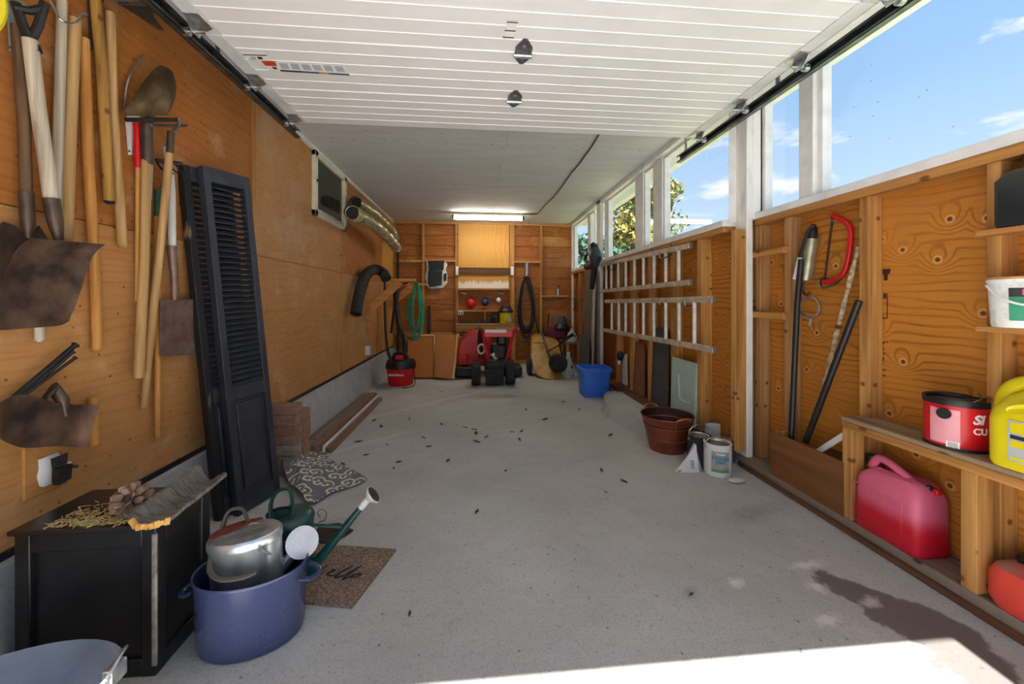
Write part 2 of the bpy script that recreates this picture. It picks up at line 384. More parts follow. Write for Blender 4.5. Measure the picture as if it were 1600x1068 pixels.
m_grass = mat('lawn', '8a8a62', '6c6f4c', 3, 0.9, bump=0.3)
def glass(name, tint=(0.97, 0.985, 1.0, 1), spec=0.07, dust=True):
    x = NT(name); x.t.nodes.remove(x.b)
    tr = x.n('ShaderNodeBsdfTransparent'); tr.inputs[0].default_value = tint
    gl = x.n('ShaderNodeBsdfGlossy'); gl.inputs['Roughness'].default_value = 0.03
    fr = x.n('ShaderNodeFresnel'); fr.inputs[0].default_value = 1.35
    ms = x.n('ShaderNodeMixShader'); x.l(x.math('MULTIPLY', fr.outputs[0], 0.10), ms.inputs[0]); x.l(tr.outputs[0], ms.inputs[1]); x.l(gl.outputs[0], ms.inputs[2])
    df = x.n('ShaderNodeBsdfDiffuse'); df.inputs[0].default_value = srgb('6b6a66')
    d = x.vor(17).outputs['Distance']; k = x.math('MULTIPLY', x.sm(d, 0.075, 0.04), x.sm(x.noise(2.2, 2), 0.52, 0.62))
    m2 = x.n('ShaderNodeMixShader'); x.l(x.math('MULTIPLY', k, 0.55), m2.inputs[0]); x.l(ms.outputs[0], m2.inputs[1]); x.l(df.outputs[0], m2.inputs[2])
    x.l(m2.outputs[0], x.out.inputs[0]); return x.m
m_glass = glass('window_glass')
# ------------------------------------------------------------------ ground, driveway, floor
struct('ground', MB().bx(-60, 60, -1.0, 90, -0.30, -0.12), m_grass, 'lawn outside the garage')
struct('driveway', MB().bx(-6, 6, -16, -0.12, -0.14, -0.004), m_drive, 'sunlit concrete driveway in front of the open door')
struct('floor', MB().bx(-1.75, 2.05, -0.12, B+0.1, -0.12, 0), m_floor, 'grey stained concrete garage floor')
# ------------------------------------------------------------------ left wall: curb, plywood sheets, battens
def seamY(u): return LW(u, HOR).y
ys = [-0.12, 1.02, seamY(395), seamY(533), seamY(595), B+0.02]
wl = T('wall_left', 'left wall of orange brown plywood sheets', kind='structure')
wl.p('backing', MB().bx(-1.62, -L-0.012, -0.15, B+0.1, CURB, CEIL+0.02), m_studZ)
zs = [CURB+0.004, 1.42, CEIL-0.012]
wy0, wy1, wz0 = LW(487, 330).y, LW(537, 330).y, 1.885
for i in range(5):
    for j in range(2):
        y0, y1 = ys[i]+0.002, ys[i+1]-0.002
        if j == 1 and i in (2, 3):        # sheet around the small window
            pass
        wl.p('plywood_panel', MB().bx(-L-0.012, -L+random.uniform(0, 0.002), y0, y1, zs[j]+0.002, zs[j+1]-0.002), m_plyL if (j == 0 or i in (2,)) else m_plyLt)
for u in (395, 533): wl.p('batten', MB().bx(-L, -L+0.012, seamY(u)-0.022, seamY(u)+0.012, CURB+0.01, CEIL-0.03 if u == 395 else wz0-0.02), m_studZ, bevel=0.002)
wl.p('batten', MB().bx(-L, -L+0.02, seamY(596), B-0.02, CURB+0.02, CEIL-0.03), m_plyB)
wl.p('lower_edge_strip', MB().bx(-L-0.01, -L+0.012, -0.12, B, CURB-0.012, CURB+0.014), m_black, label='black strip under the plywood')  # black strip along the lower edge of the plywood
wl.done()
struct('trim_1', MB().bx(-L-0.005, -L+0.03, 0.4, B-0.01, CEIL-0.035, CEIL), m_white, 'thin white cove trim at left ceiling edge', 0.004)
cb = MB()
n = 46; secs = []
for i in range(n+1):
    y = -0.12 + (B+0.12)*i/n; w = 0.012*mnoise.noise(V((y*2.1, 0.3, 0)))
    secs.append([(-1.66, y, 0), (-1.66, y, CURB-0.01), (-L+0.012, y, CURB-0.01), (-L+0.03+w*0.3, y, CURB-0.02), (-L+0.085+w, y, 0.15), (-L+0.13+w*1.6, y, -0.01)])
cb.grid(secs); cb.f.append(tuple(range(6))); cb.f.append(tuple(range(n*6, n*6+6)))
struct('curb_left', cb, m_curb, 'grey concrete foundation curb under the left plywood')
# ------------------------------------------------------------------ back wall: shiplap boards and studs
wb = T('wall_back', 'back wall of horizontal stained boards between studs', kind='structure')
wb.p('backing', MB().bx(-1.62, 1.80, B+0.03, B+0.1, 0, CEIL+0.02), m_studZ)
nb = 13; h = (CEIL-0.03)/nb
for i in range(nb):
    wb.p('board', MB().bx(-L, XM+0.1, B+0.002+random.uniform(-0.003, 0.002), B+0.03, i*h+0.003, (i+1)*h-0.003), m_board, bevel=0.003)
for u, w in ((662, 0.04), (714, 0.05), (799.5, 0.085), (844.5, 0.042), (616, 0.03)):
    x = BW(u, 420).x; wb.p('stud', MB().bx(x-w/2, x+w/2, B-0.075, B+0.002, 0.02, CEIL-0.045), m_studZ, bevel=0.003)
wb.p('plate', MB().bx(-L, XM, B-0.08, B+0.002, CEIL-0.045, CEIL), m_studX, bevel=0.003)
wb.p('plate', MB().bx(-L, XM, B-0.08, B+0.002, 0.0, 0.05), m_studX, bevel=0.003)
for u0, u1, v in ((662, 714, 407), (799.5, 844.5, 409), (616, 662, 408), (662, 799, 521), (616, 662, 521)):
    a, b = BW(u0, v), BW(u1, v); wb.p('blocking', MB().bx(a.x+0.02, b.x-0.02, B-0.07, B, a.z-0.02, a.z+0.02), m_studX, bevel=0.002)
wb.done()
# ------------------------------------------------------------------ right wall (middle + back part at XM, front part steps out to XN)
def yR(u, X=XM): return onX(u, HOR, X).y
wr = T('wall_right', 'right wall of plywood sheathing, studs and timber plates below the windows', kind='structure')
PY0, PY1 = 2.40, 2.51                                     # the big white post
y = B
edges = [PY1-0.02, 3.62, 4.84, 5.25, B+0.02]
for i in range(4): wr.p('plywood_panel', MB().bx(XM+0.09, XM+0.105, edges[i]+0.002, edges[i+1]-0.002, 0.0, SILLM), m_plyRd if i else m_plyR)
NS = 0.072
wr.p('plywood_panel', MB().bx(XN+NS, XN+NS+0.015, 1.19, PY0+0.1, 0, SILLN), m_plyR)
wr.p('plywood_panel', MB().bx(XN+NS, XN+NS+0.015, -0.12, 1.186, 0, SILLN), m_plyR)
wr.p('return_board', MB().bx(XN-0.04, XN+NS+0.01, PY0+0.05, PY0+0.07, 0, SILLN), m_studO)
wr.p('cladding', MB().bx(XN+0.12, XN+0.15, -0.15, PY1, -0.1, SILLN).bx(XM+0.12, XM+0.15, PY1, B+0.1, -0.1, SILLM), m_white)
for u in (1145, 1092, 1050, 1013.5, 985.5, 963):
    yy = yR(u, XM+0.0); w = 0.052 if u in (1092,) else 0.042
    wr.p('stud', MB().bx(XM, XM+0.09, yy-w/2, yy+w/2, 0.12, SILLM-0.04), m_studZ, bevel=0.003)
for u in (905, 914, 924): yy = yR(u); wr.p('stud', MB().bx(XM, XM+0.09, yy-0.03, yy+0.03, 0.1, SILLM-0.04), m_studZ, bevel=0.003)
for uu, w in ((1184, 0.05), (1230, 0.05), (1350, 0.05)):
    yy = yR(uu, XN); wr.p('stud', MB().bx(XN, XN+NS, yy-w/2, yy+w/2, 0.076, SILLN-0.04), m_studO if uu < 1300 else m_studZ, bevel=0.004)
yy = yR(1564, XN); DY = yy
wr.p('stud', MB().bx(XN, XN+NS, yy, yy+0.04, 0.076, SILLN-0.04), m_studZ, bevel=0.003)
wr.p('stud', MB().bx(XN, XN+NS, 0.55, 0.59, 0.076, SILLN-0.04), m_studZ, bevel=0.003)
wr.p('plate', MB().bx(XM-0.01, XM+0.09, PY1, B, SILLM-0.04, SILLM), m_studY, bevel=0.003)
wr.p('plate', MB().bx(XN-0.012, XN+0.09, -0.12, PY0+0.02, SILLN-0.042, SILLN), m_studY, bevel=0.003)
wr.p('plate', MB().bx(XM-0.10, XM+0.1, PY1, 5.5, 0.075, 0.12), m_brownY, bevel=0.004)
wr.p('plate', MB().bx(XM-0.15, XM+0.1, PY1, 5.5, 0.0, 0.075), m_greyY, bevel=0.004)
wr.p('plate', MB().bx(XN-0.105, XN+0.1, -0.12, PY1-0.03, 0.038, 0.078), m_sillw, bevel=0.004)
wr.p('plate', MB().bx(XN-0.10, XN+0.1, -0.12, PY1-0.05, 0.0, 0.038), m_brownY, bevel=0.004)
ya, yb_ = yR(1198, XN), yR(1228, XN)
for v, m in ((395, m_studY), (492, m_studY)):
    z = onX(1200, v, XN).z
    wr.p('blocking', MB().bx(XN-0.035, XN+0.004, yR(1226, XN)-0.03, yR(1174, XN)+0.02, z-0.02, z+0.02), m, bevel=0.003)
wr.done()
# concrete lump in front of the middle plates
lump = [onZ(u, v) for u, v in ((941, 628), (939, 640), (945, 650), (975, 668), (1016, 687), (1052, 705))]
pts = [V((p.x, p.y, 0)) for p in lump]
top = [V((mix(p.x, XM, 0.30), p.y+(0.10 if i == 0 else 0), 0.10)) for i, p in enumerate(pts)]
cu = MB(); bk = [V((XM, p.y, 0.105)) for p in pts]; mid = [V((mix(a.x, b.x, 0.35), mix(a.y, b.y, 0.35), 0.08)) for a, b in zip(pts, top)]
cu.grid([pts, mid, top, bk, [V((XM, p.y, -0.01)) for p in pts]]); cu.f.append(tuple(6*i for i in range(5))); cu.f.append(tuple(6*i+5 for i in range(5)))
struct('curb_right', cu, m_curb, 'rough concrete lump along the foot of the right wall')
# ------------------------------------------------------------------ right windows: frames, sashes, panes, white posts
struct('post_large', MB().bx(XM+0.08, XN-0.035, PY0, PY1, 0, CEIL+0.02).bx(XN-0.035, XN+0.1, PY0, PY1, SILLN, CEIL+0.02), m_whiteold, 'big worn white post between the window bays', 0.004)
struct('post_small', MB().bx(XM-0.03, XM+0.015, 5.12, 5.27, 0.12, CEIL), m_whiteold, 'narrow pale post by the leaning grey boards', 0.004)
struct('post_corner', MB().bx(XM-0.01, XM+0.03, B-0.1, B-0.08, 0.0, CEIL), m_whiteold, 'cream corner post at back wall', 0.004)
struct('trim_2', MB().bx(XM-0.03, XM+0.12, PY1, B, CEIL-0.045, CEIL+0.01), m_white, 'white window head along the ceiling', 0.004)
struct('trim_3', MB().bx(XN-0.05, XN+0.12, -0.12, PY1, CEIL-0.03, CEIL+0.01), m_white, 'white window head over the front windows', 0.004)
struct('trim_4', MB().bx(XM-0.015, XM+0.12, PY1, B-0.09, SILLM, SILLM+0.045), m_white, 'white sill of the middle and back windows', 0.004)
struct('trim_5', MB().bx(XN-0.02, XN+0.12, -0.12, PY0, SILLN, SILLN+0.042), m_white, 'white sill of the front windows', 0.004)
wins = [(900, 921, XM, SILLM), (925, 931, XM, SILLM), (953.6, 996.6, XM, SILLM), (1011.5, 1024.7, XM, SILLM), (1042.4, 1150, XM, SILLM), (1201, 1256, XN, SILLN), (1292, None, XN, SILLN)]
desc = ['back corner window with dark trees behind', 'thin back sash beside the small post', 'window pane filled with autumn leaves', 'narrow sash showing leaves and sky', 'wide middle window with bright sky', 'tall front sash between white mullions', 'largest front window with clouds']
lastY = None
for i, (u0, u1, X, zs_) in enumerate(wins):
    Xg = X+0.055; ya = yR(u0, Xg); yb = yR(u1, Xg) if u1 else 0.05
    if i == 4: yb = PY1
    z0, z1 = zs_+0.045, CEIL-0.045
    t = T('window_%d' % (i+1), desc[i], kind='structure')
    fr = 0.028 if X == XM else 0.03
    t.p('window_frame', MB().bx(X+0.03, X+0.085, ya, ya+fr, z0-0.02, z1+0.02).bx(X+0.03, X+0.085, yb-fr if i != 4 else yb-0.005, yb, z0-0.02, z1+0.02).bx(X+0.03, X+0.085, yb, ya, z0-0.02, z0+0.004).bx(X+0.03, X+0.085, yb, ya, z1-0.02, z1+0.02), m_white, bevel=0.003)
    t.p('pane', MB().bx(Xg, Xg+0.004, yb-0.005, ya+0.005, z0-0.01, z1+0.01), m_glass)
    t.done()
# mullion posts that fill the gaps between neighbouring sashes
def mull(n, u0, u1, X, zs_, inn=0.0):
    Xg = X+0.055; a, b = yR(u0, Xg), yR(u1, Xg)
    struct('trim_%d' % n, MB().bx(X+0.015-inn, X+0.1, min(a, b)+0.022, max(a, b)-0.022, zs_, CEIL), m_white, 'white mullion between the sashes', 0.003)
mull(6, 996.6, 1011.5, XM, SILLM); mull(7, 1024.7, 1042.4, XM, SILLM)
a, b = yR(1256, XN+0.055), yR(1292, XN+0.055); struct('trim_8', MB().bx(XN+0.0, XN+0.1, b+0.03, a-0.025, SILLN, CEIL), m_white, 'white mullion between the two front windows', 0.003)
a = yR(1201, XN+0.055); struct('trim_9', MB().bx(XN+0.02, XN+0.1, a+0.028, PY0, SILLN, CEIL), m_white, 'white casing beside the big post', 0.003)
a, b = yR(921, XM+0.055), yR(925, XM+0.055); struct('trim_10', MB().bx(XM+0.02, XM+0.1, b+0.026, a-0.026, SILLM, CEIL), m_white, 'thin mullion of the back window', 0.003)
a = yR(900, XM+0.055); struct('trim_11', MB().bx(XM+0.03, XM+0.1, a+0.026, B-0.09, SILLM, CEIL), m_white, 'casing at the back corner', 0.003)
a, b = yR(953.6, XM+0.055), 5.27; struct('trim_12', MB().bx(XM+0.03, XM+0.1, a+0.026, 5.12, SILLM, CEIL), m_white, 'casing beside the small post', 0.003)
# ------------------------------------------------------------------ ceiling sheets, roof, front wall with the door opening
ce = T('ceiling', 'painted grey white ceiling sheets with nail heads', kind='structure')
ce.p('roof_deck', MB().bx(-1.75, 2.1, -0.25, B+0.15, CEIL+0.012, CEIL+0.14), m_white)
yb = [-0.15, 1.0, 2.22, 3.44, 4.66, 5.88, B+0.05]
for i in range(6):
    for x0, x1 in ((-1.6, 0.25), (0.25, 2.0)): ce.p('ceiling_panel', MB().bx(x0+0.001, x1-0.001, yb[i]+0.001, yb[i+1]-0.001, CEIL+random.uniform(0, 0.0015), CEIL+0.012), m_ceil)
nl = MB()
for yy in yb[2:6]:
    for i in range(22): nl.lathe((-1.35+i*0.135+random.uniform(-0.02, 0.02), yy-0.03+random.uniform(-0.01, 0.01), CEIL-0.0015), [(0.006, 0), (0.006, 0.003)], 6)
for x in (-0.9, -0.3, 0.22, 0.9):
    for i in range(14): nl.lathe((x+random.uniform(-0.01, 0.01), 2.5+i*0.24, CEIL-0.0015), [(0.005, 0), (0.005, 0.003)], 6)
ce.p('nail_heads', nl, m_galvd, kind='stuff')
ce.done()
fw = MB().bx(-1.75, 2.1, -0.22, -0.08, 2.20, CEIL+0.1).bx(-1.75, -1.12, -0.22, -0.08, -0.1, 2.2).bx(1.50, 2.1, -0.22, -0.08, -0.1, 2.2)
struct('wall_front', fw, m_white, 'front wall around the open garage doorway')
struct('wall_house', MB().bx(-1.8, -1.62, -0.2, B+0.1, -0.1, CEIL+0.1), m_white)
# ------------------------------------------------------------------ small window in the left wall
t = T('window_8', 'small white framed window high on the left plywood wall', kind='structure')
m_dkglass = NT('dark_window_glass').col(srgb('2c3326')).pr(0.06, 0, 0.6).m
m_old = mat('cream_frame', 'e9e4d2', 'cfc9b4', 10, 0.5)
x0, x1 = -L-0.02, -L+0.035; z1 = CEIL-0.03
t.p('window_frame', MB().bx(x0, x1, wy0, wy0+0.055, wz0, z1).bx(x0, x1, wy1-0.06, wy1, wz0, z1).bx(x0, x1, wy0, wy1, wz0, wz0+0.05).bx(x0, x1, wy0, wy1, z1-0.05, z1), m_old, bevel=0.004)
t.p('sash', MB().bx(-L, -L+0.022, wy0+0.055, wy0+0.075, wz0+0.05, z1-0.05).bx(-L, -L+0.022, wy1-0.085, wy1-0.06, wz0+0.05, z1-0.05).bx(-L, -L+0.022, wy0+0.055, wy1-0.06, wz0+0.05, wz0+0.075), m_old, bevel=0.003)
t.p('pane', MB().bx(-L+0.004, -L+0.009, wy0+0.07, wy1-0.08, wz0+0.07, z1-0.05), m_dkglass)
t.p('latch', MB().tube([(-L+0.035, wy0+0.025, 2.2), (-L+0.05, wy0+0.025, 2.2)], 0.012, 8), m_blackm)
t.done()
# ------------------------------------------------------------------ overhead door
DZ = 2.30; DX0, DX1 = -1.20, 1.575
m_doortrim = mat('door_stile', 'e2e4e6', 'cfd2d4', 6, 0.4)
gd = T('garage_door', 'white ribbed overhead garage door rolled up under the ceiling', 'garage door')
DY1 = 2.665; SH = 0.427
for k in range(5):
    y1 = DY1-k*SH; y0 = y1-SH+0.004; prof = []
    ng = 5; st = (y1-y0)/ng
    for j in range(ng):
        a = y0+j*st; prof += [(a, 0.0), (a+0.0022, -0.0032), (a+0.0044, 0.0)] if j else [(a, 0.0), (a+0.0028, -0.0042), (a+0.0056, 0.0)]
    prof.append((y1, 0.0))
    mb = MB(); rows = [[(x, yy, DZ+zz) for yy, zz in prof] for x in (DX0+0.07, DX1-0.07)]; mb.grid(rows, (0, 0, 0.03))
    s = gd.p('section', mb, m_door)
    for xa, xb in ((DX0, DX0+0.068), (DX1-0.068, DX1)): gd.p('end_stile', MB().bx(xa, xb, y0, y1, DZ-0.004, DZ+0.032), m_doortrim, s, bevel=0.002)
m_hinge = mat('zinc_hinge', '8c8e90', '4a4b4c', 60, 0.3, 0.6)
def hinge(x, y):
    z = DZ-0.002; k_ = 1.25
    mb = MB().slab([(x+a*k_, y+b*k_, z) for a, b in ((-0.032, -0.03), (-0.008, -0.076), (0.008, -0.076), (0.032, -0.03), (0.032, 0.03), (0.007, 0.07), (-0.007, 0.07), (-0.032, 0.03))], (0, 0, -0.004))
    i = gd.p('hinge', mb, m_hinge)
    gd.p('hinge_pin', MB().tube([(x-0.044, y+0.012, z-0.012), (x+0.044, y+0.012, z-0.012)], 0.010, 8), m_galv, i)
    gd.p('screw', MB().lathe((x, y-0.045, z-0.008), [(0.006, 0), (0.008, 0.005)], 8), m_galv, i)
    gd.p('screw', MB().lathe((x, y+0.045, z-0.008), [(0.006, 0), (0.008, 0.005)], 8), m_galv, i)
hx = onZ(818, 78, DZ).x
for k in (1, 2, 3): hinge(hx, DY1-k*SH)
def rbracket(y, side):
    x = DX0+0.03 if side < 0 else DX1-0.03; z = DZ-0.004; s = side
    mb = MB().slab([(x-s*0.03, y-0.07, z), (x+s*0.03, y-0.07, z), (x+s*0.03, y+0.05, z), (x-s*0.03, y+0.02, z)], (0, 0, -0.004))
    mb.slab([(x+s*0.026, y-0.06, z), (x+s*0.026, y+0.045, z), (x+s*0.026, y+0.025, z-0.045), (x+s*0.026, y-0.02, z-0.045)], (s*0.004, 0, 0))
    i = gd.p('roller_bracket', mb, m_galv)
    gd.p('roller', MB().tube([(x-s*0.01, y+0.005, z-0.03), (x+s*0.085, y+0.005, z-0.03)], 0.006, 8).tube([(x+s*0.055, y+0.005, z-0.03), (x+s*0.078, y+0.005, z-0.03)], 0.018, 12), m_galv, i)
for side in (-1, 1):
    for k in range(0, 4): rbracket(DY1-0.06-k*SH if k else DY1-0.06, side)
# printed stickers on the door (flat print)
def stick(u0, v0, u1, v1, u2, v2, u3, v3, c, nm='sticker', up=0.0006):
    p = [onZ(u, v, DZ-0.0055) for u, v in ((u0, v0), (u1, v1), (u2, v2), (u3, v3))]
    return MB().slab(p, (0, 0, -up))
m_stw = mat('sticker_white', 'f4f3f1'); m_str = mat('sticker_red', 'd2451f'); m_stb = mat('sticker_black', '2a2b30'); m_stblue = mat('sticker_blue', '3d5a8c'); m_stg = mat('sticker_grey', 'b9bdc2'); m_sty = mat('sticker_yellow', 'c99a3c')
i = gd.p('sticker', stick(375, 80, 415, 81, 423, 95, 388, 93, 0), m_stw)
gd.p('print_bar', stick(379, 84.5, 416, 85.5, 417.5, 87, 380.5, 86, 0, up=0.001), m_stb, i)
gd.p('print_block', stick(390, 88, 399, 88.3, 401, 93, 393, 93, 0, up=0.001), m_stg, i)
gd.p('print_block', stick(401, 88.3, 409, 88.6, 411, 92.5, 404, 92.3, 0, up=0.001), m_stb, i)
i = gd.p('sticker', stick(408, 95, 430, 96, 439, 111, 421, 110, 0), m_stw)
gd.p('print_block', stick(408, 95, 430, 96, 433, 103, 415, 102.5, 0, up=0.001), m_str, i)
gd.p('print_block', stick(424, 104, 431, 104.5, 434, 108, 428, 107.5, 0, up=0.001), m_stb, i)
i = gd.p('sticker', stick(430, 96, 540, 102, 547, 118, 439, 111, 0), m_stw)
for j in range(6):
    a = 435+j*17.3; s = (102-96)/110
    gd.p('print_block', stick(a, 98+(a-435)*s, a+13, 98.6+(a-435)*s, a+18, 107.6+(a-435)*s, a+5, 107+(a-435)*s, 0, up=0.001), m_stg, i)
for a, b, m in ((439, 472, m_stb), (472, 500, m_stblue), (500, 515, m_sty), (515, 547, m_stblue)):
    s = 6.6/108; gd.p('print_bar', stick(a-2, 108.6+(a-439)*s, b-2, 108.6+(b-439)*s, b, 111.3+(b-439)*s, a, 111.3+(a-439)*s, 0, up=0.001), m, i)
i = gd.p('sticker', stick(794, 33, 810, 34, 803, 59, 787, 58, 0), m_stw)
for v in (33.5, 46.5, 57): gd.p('print_bar', stick(793-(v-33)*0.28, v, 810-(v-33)*0.28, v+1, 809-(v-33)*0.28, v+2.6, 792-(v-33)*0.28, v+1.6, 0, up=0.001), m_stb, i)
gd.done()
for s, X, yend, nm in ((-1, -1.262, 2.80, 'left'), (1, 1.665, 3.03, 'right')):
    z = 2.25; tk = T('door_track', 'dark steel C-channel track along the %s edge of the overhead door' % nm, 'track', 'overhead door tracks')
    tk.p('channel', MB().bx(X-s*0.002, X+s*0.002+s*0.0, 0.25, yend, z, z+0.055).bx(X-s*0.03, X+s*0.002, 0.25, yend, z, z+0.003).bx(X-s*0.03, X+s*0.002, 0.25, yend, z+0.052, z+0.055).bx(X-s*0.03, X-s*0.027, 0.25, yend, z, z+0.012).bx(X-s*0.03, X-s*0.027, 0.25, yend, z+0.043, z+0.055), m_galvd)
    for yy in (0.6, 2.0, yend-0.08): tk.p('hanger_strap', MB().bx(X+s*0.002, X+s*0.006, yy-0.015, yy+0.015, z+0.01, CEIL), m_galv)
    tk.done()
# ================================================================== LEFT WALL: hanging tools
m_shaft = wood('ash_shaft', 'd69a4e', 'a2682a', 'Z', 40, 0.5, False)
m_shaftl = wood('pale_shaft', 'c9a06c', '92703f', 'Z', 40, 0.55, False)
m_shaftg = wood('weathered_grey_shaft', 'cfc3ae', '8f8371', 'Z', 40, 0.7, False)
m_shaftd = wood('dark_stained_shaft', '6d5238', '3a2a1c', 'Z', 50, 0.6, False)
m_shaftm = wood('mottled_shaft', 'b98a3e', '5e4320', 'Z', 20, 0.6, True)
m_shaftw = mat('whitewashed_shaft', 'e0ddd6', 'b9b4aa', 20, 0.6, sc=(1,1,0.2))
m_rust = mat('rusty_blade', '3f3430', '9a7a62', 8, 0.42, 0.55, lo=0.35, hi=0.75, bump=0.15)
m_rustd = mat('dark_socket_steel', '4a423d', '6e5848', 14, 0.45, 0.6)
m_rustb = mat('brown_spade_steel', '7a5e52', '9a8378', 16, 0.45, 0.45, bump=0.12)
m_brass = mat('bronzed_shovel_steel', '54432c', 'a08a5e', 7, 0.38, 0.6, lo=0.4, hi=0.78, bump=0.1)
m_redg = mat('red_grip', 'd3121a', 'b80d14', 8, 0.35)
m_greenb = mat('green_band', '1f5a3a', '184a30', 8, 0.5)
m_wbr = mat('white_bracket_enamel', 'f2f2f0', 'dededc', 10, 0.4)
m_gbr = mat('grey_bracket_enamel', '8d9690', '6e7771', 10, 0.4)
m_dbr = mat('dark_bracket_enamel', '3a4442', '2a3231', 10, 0.4)
m_yel = mat('yellow_plastic', 'e8d920', 'd8c914', 6, 0.4)
G = 'long handled tools on the left wall'
def shaft(pts, r, o=0.035): return MB().tube([LW(u, v, o) for u, v in pts], r, 10)
N = V((1, 0, 0))
# big square scoop with grey shaft
t = T('scoop_shovel', 'wide square rusty scoop shovel with grey weathered shaft and black grip', 'shovel', G)
t.p('shaft', MB().tube([LW(47, 62, 0.07), LW(60, 170, 0.075), LW(74, 265, 0.08), LW(82, 325, 0.085)], 0.0185, 12), m_shaftg)
t.p('socket', MB().tube([LW(80, 310, 0.085), LW(86, 345, 0.09), LW(92, 375, 0.09)], [0.021, 0.02, 0.012], 12), m_rustd)
rows = []
TL, TR, BR, BL = LW(24, 371, 0.10), LW(143, 381, 0.10), LW(106, 508, 0.10), LW(-28, 518, 0.10)
for i in range(13):
    a = i/12; row = []
    for j in range(15):
        b = j/14; p = TL.lerp(TR, b).lerp(BL.lerp(BR, b), a)
        side = (2*b-1)**4*0.016*(1-a*0.75); bk = 0.03*max(0, 1-a*5)**2; rib = -0.008*math.exp(-((b-0.55)*9)**2)*(1-a)
        cor = -0.014*(abs(2*b-1)**8)*(1 if a > 0.9 else 0)
        row.append(p + N*(side+bk-rib) + V((0, 0, -cor)))
    rows.append(row)
t.p('blade', MB().grid(rows, (-0.003, 0, 0)), m_rust)
t.p('grip', MB().tube([LW(47, 66, 0.07), LW(36, 40, 0.06), LW(24, 4, 0.05)], 0.012, 8).tube([LW(47, 66, 0.07), LW(60, 40, 0.08), LW(70, 4, 0.09)], 0.012, 8).tube([LW(22, 12, 0.05), LW(46, 17, 0.07), LW(71, 12, 0.09)], 0.012, 8), m_black)
t.p('ferrule', MB().tube([LW(46, 56, 0.07), LW(52, 80, 0.07)], [0.015, 0.021], 12), m_blackm)
t.done()
t = T('dirt_shovel', 'dark brown shafted round shovel half hidden behind the big scoop', 'shovel', G)
t.p('shaft', shaft([(27, 40), (38, 200), (41, 305)], 0.0145, 0.04), m_shaftd)
t.p('socket', MB().tube([LW(41, 300, 0.042), LW(44, 350, 0.042), LW(46, 372, 0.04)], [0.018, 0.017, 0.011], 12), m_rustd)
out = [LW(u, v, 0.025) for u, v in ((60, 352), (44, 372), (22, 352), (4, 346), (-12, 360), (-16, 420), (10, 470), (50, 480), (80, 440), (78, 380))]
t.p('blade', MB().dish(out, (1, 0, 0), -0.02, 0.003), m_rustd); t.done()
def plain(name, label, pts, r, m, o=0.03, tip=None):
    t = T(name, label, 'pole', G); t.p('shaft', shaft(pts, r, o), m)
    P = LW(*pts[-1], o); Q = LW(*pts[-2], o); d = (P-Q).normalized()
    t.p('rounded_end', MB().tube([P, P+d*0.006, P+d*0.012], [r, r*0.85, r*0.4], 10), tip or m); t.done()
plain('wooden_pole', 'pale wooden handle running up between the scoop and the orange handle', [(117, 30), (108, 200), (103, 372)], 0.019, m_shaftl)
plain('wooden_pole', 'long orange wooden handle hanging right of the scoop blade', [(131, 60), (138, 250), (151, 470), (152, 545)], 0.016, m_shaft)
plain('wooden_pole', 'mottled brown handle with burnt lower end', [(150, 0), (160, 120), (171, 314)], 0.018, m_shaftm, 0.035, m_black)
plain('wooden_pole', 'light honey handle with rounded end beside the mottled one', [(172, 20), (177, 180), (192, 382)], 0.0165, m_shaftl, 0.03)
plain('wooden_pole', 'grey pole end peeking out below the big scoop blade', [(60, 440), (62, 528)], 0.013, m_shaftg, 0.03)
plain('wooden_pole', 'dark slim handle at the top left behind the wire loop', [(97, 0), (93, 150), (88, 330)], 0.014, m_shaftg, 0.035)
# wire loop hook, brackets
one('wire_hanger', MB().tube(smooth_path([LW(74, -8, 0.05), LW(85, 12, 0.06), (LW(94, 30, 0.07)), LW(112, 37, 0.08), LW(122, 32, 0.08), LW(127, 22, 0.08), LW(136, 22, 0.07)], 5), 0.0035, 6), m_wire, 'bent pale wire hook at the top of the tool wall', 'hook')
def bracket(label, u, v0, v1, m, arm=0.045):
    a = LW(u-6, v0, 0.004); b = LW(u+6, v0, 0.004); c = LW(u+3, v1, 0.004); d = LW(u-1, v1, 0.004)
    t = T('shelf_bracket', label, 'bracket', 'tool hanging brackets')
    t.p('plate', MB().slab([a, b, c, d], (0.006, 0, 0)), m)
    t.p('arm', MB().bx(-L, -L+arm, (a.y+b.y)/2-0.006, (a.y+b.y)/2+0.006, a.z-0.004, a.z+0.012), m)
    t.p('screw', MB().tube([LW(u+1, v1-6, 0.008), LW(u+1, v1-6, 0.014)], 0.004, 8), m_blackm); t.done()
bracket('grey tapered bracket at the far upper left of the tool wall', 15, 4, 80, m_gbr)
bracket('dark green tapered bracket beside the mottled handle', 141, -4, 78, m_dbr)
bracket('white tapered bracket left of the red grip', 201, 183, 242, m_wbr, 0.05)
# yellow grip at the frame edge
one('yellow_trowel', MB().tube(smooth_path([LW(-6, -20, 0.1), LW(2, 5, 0.1), LW(-1, 30, 0.1), LW(-12, 46, 0.1)], 5), 0.012, 8), m_yel, 'yellow plastic trowel handle cut by the upper left frame edge', 'trowel')
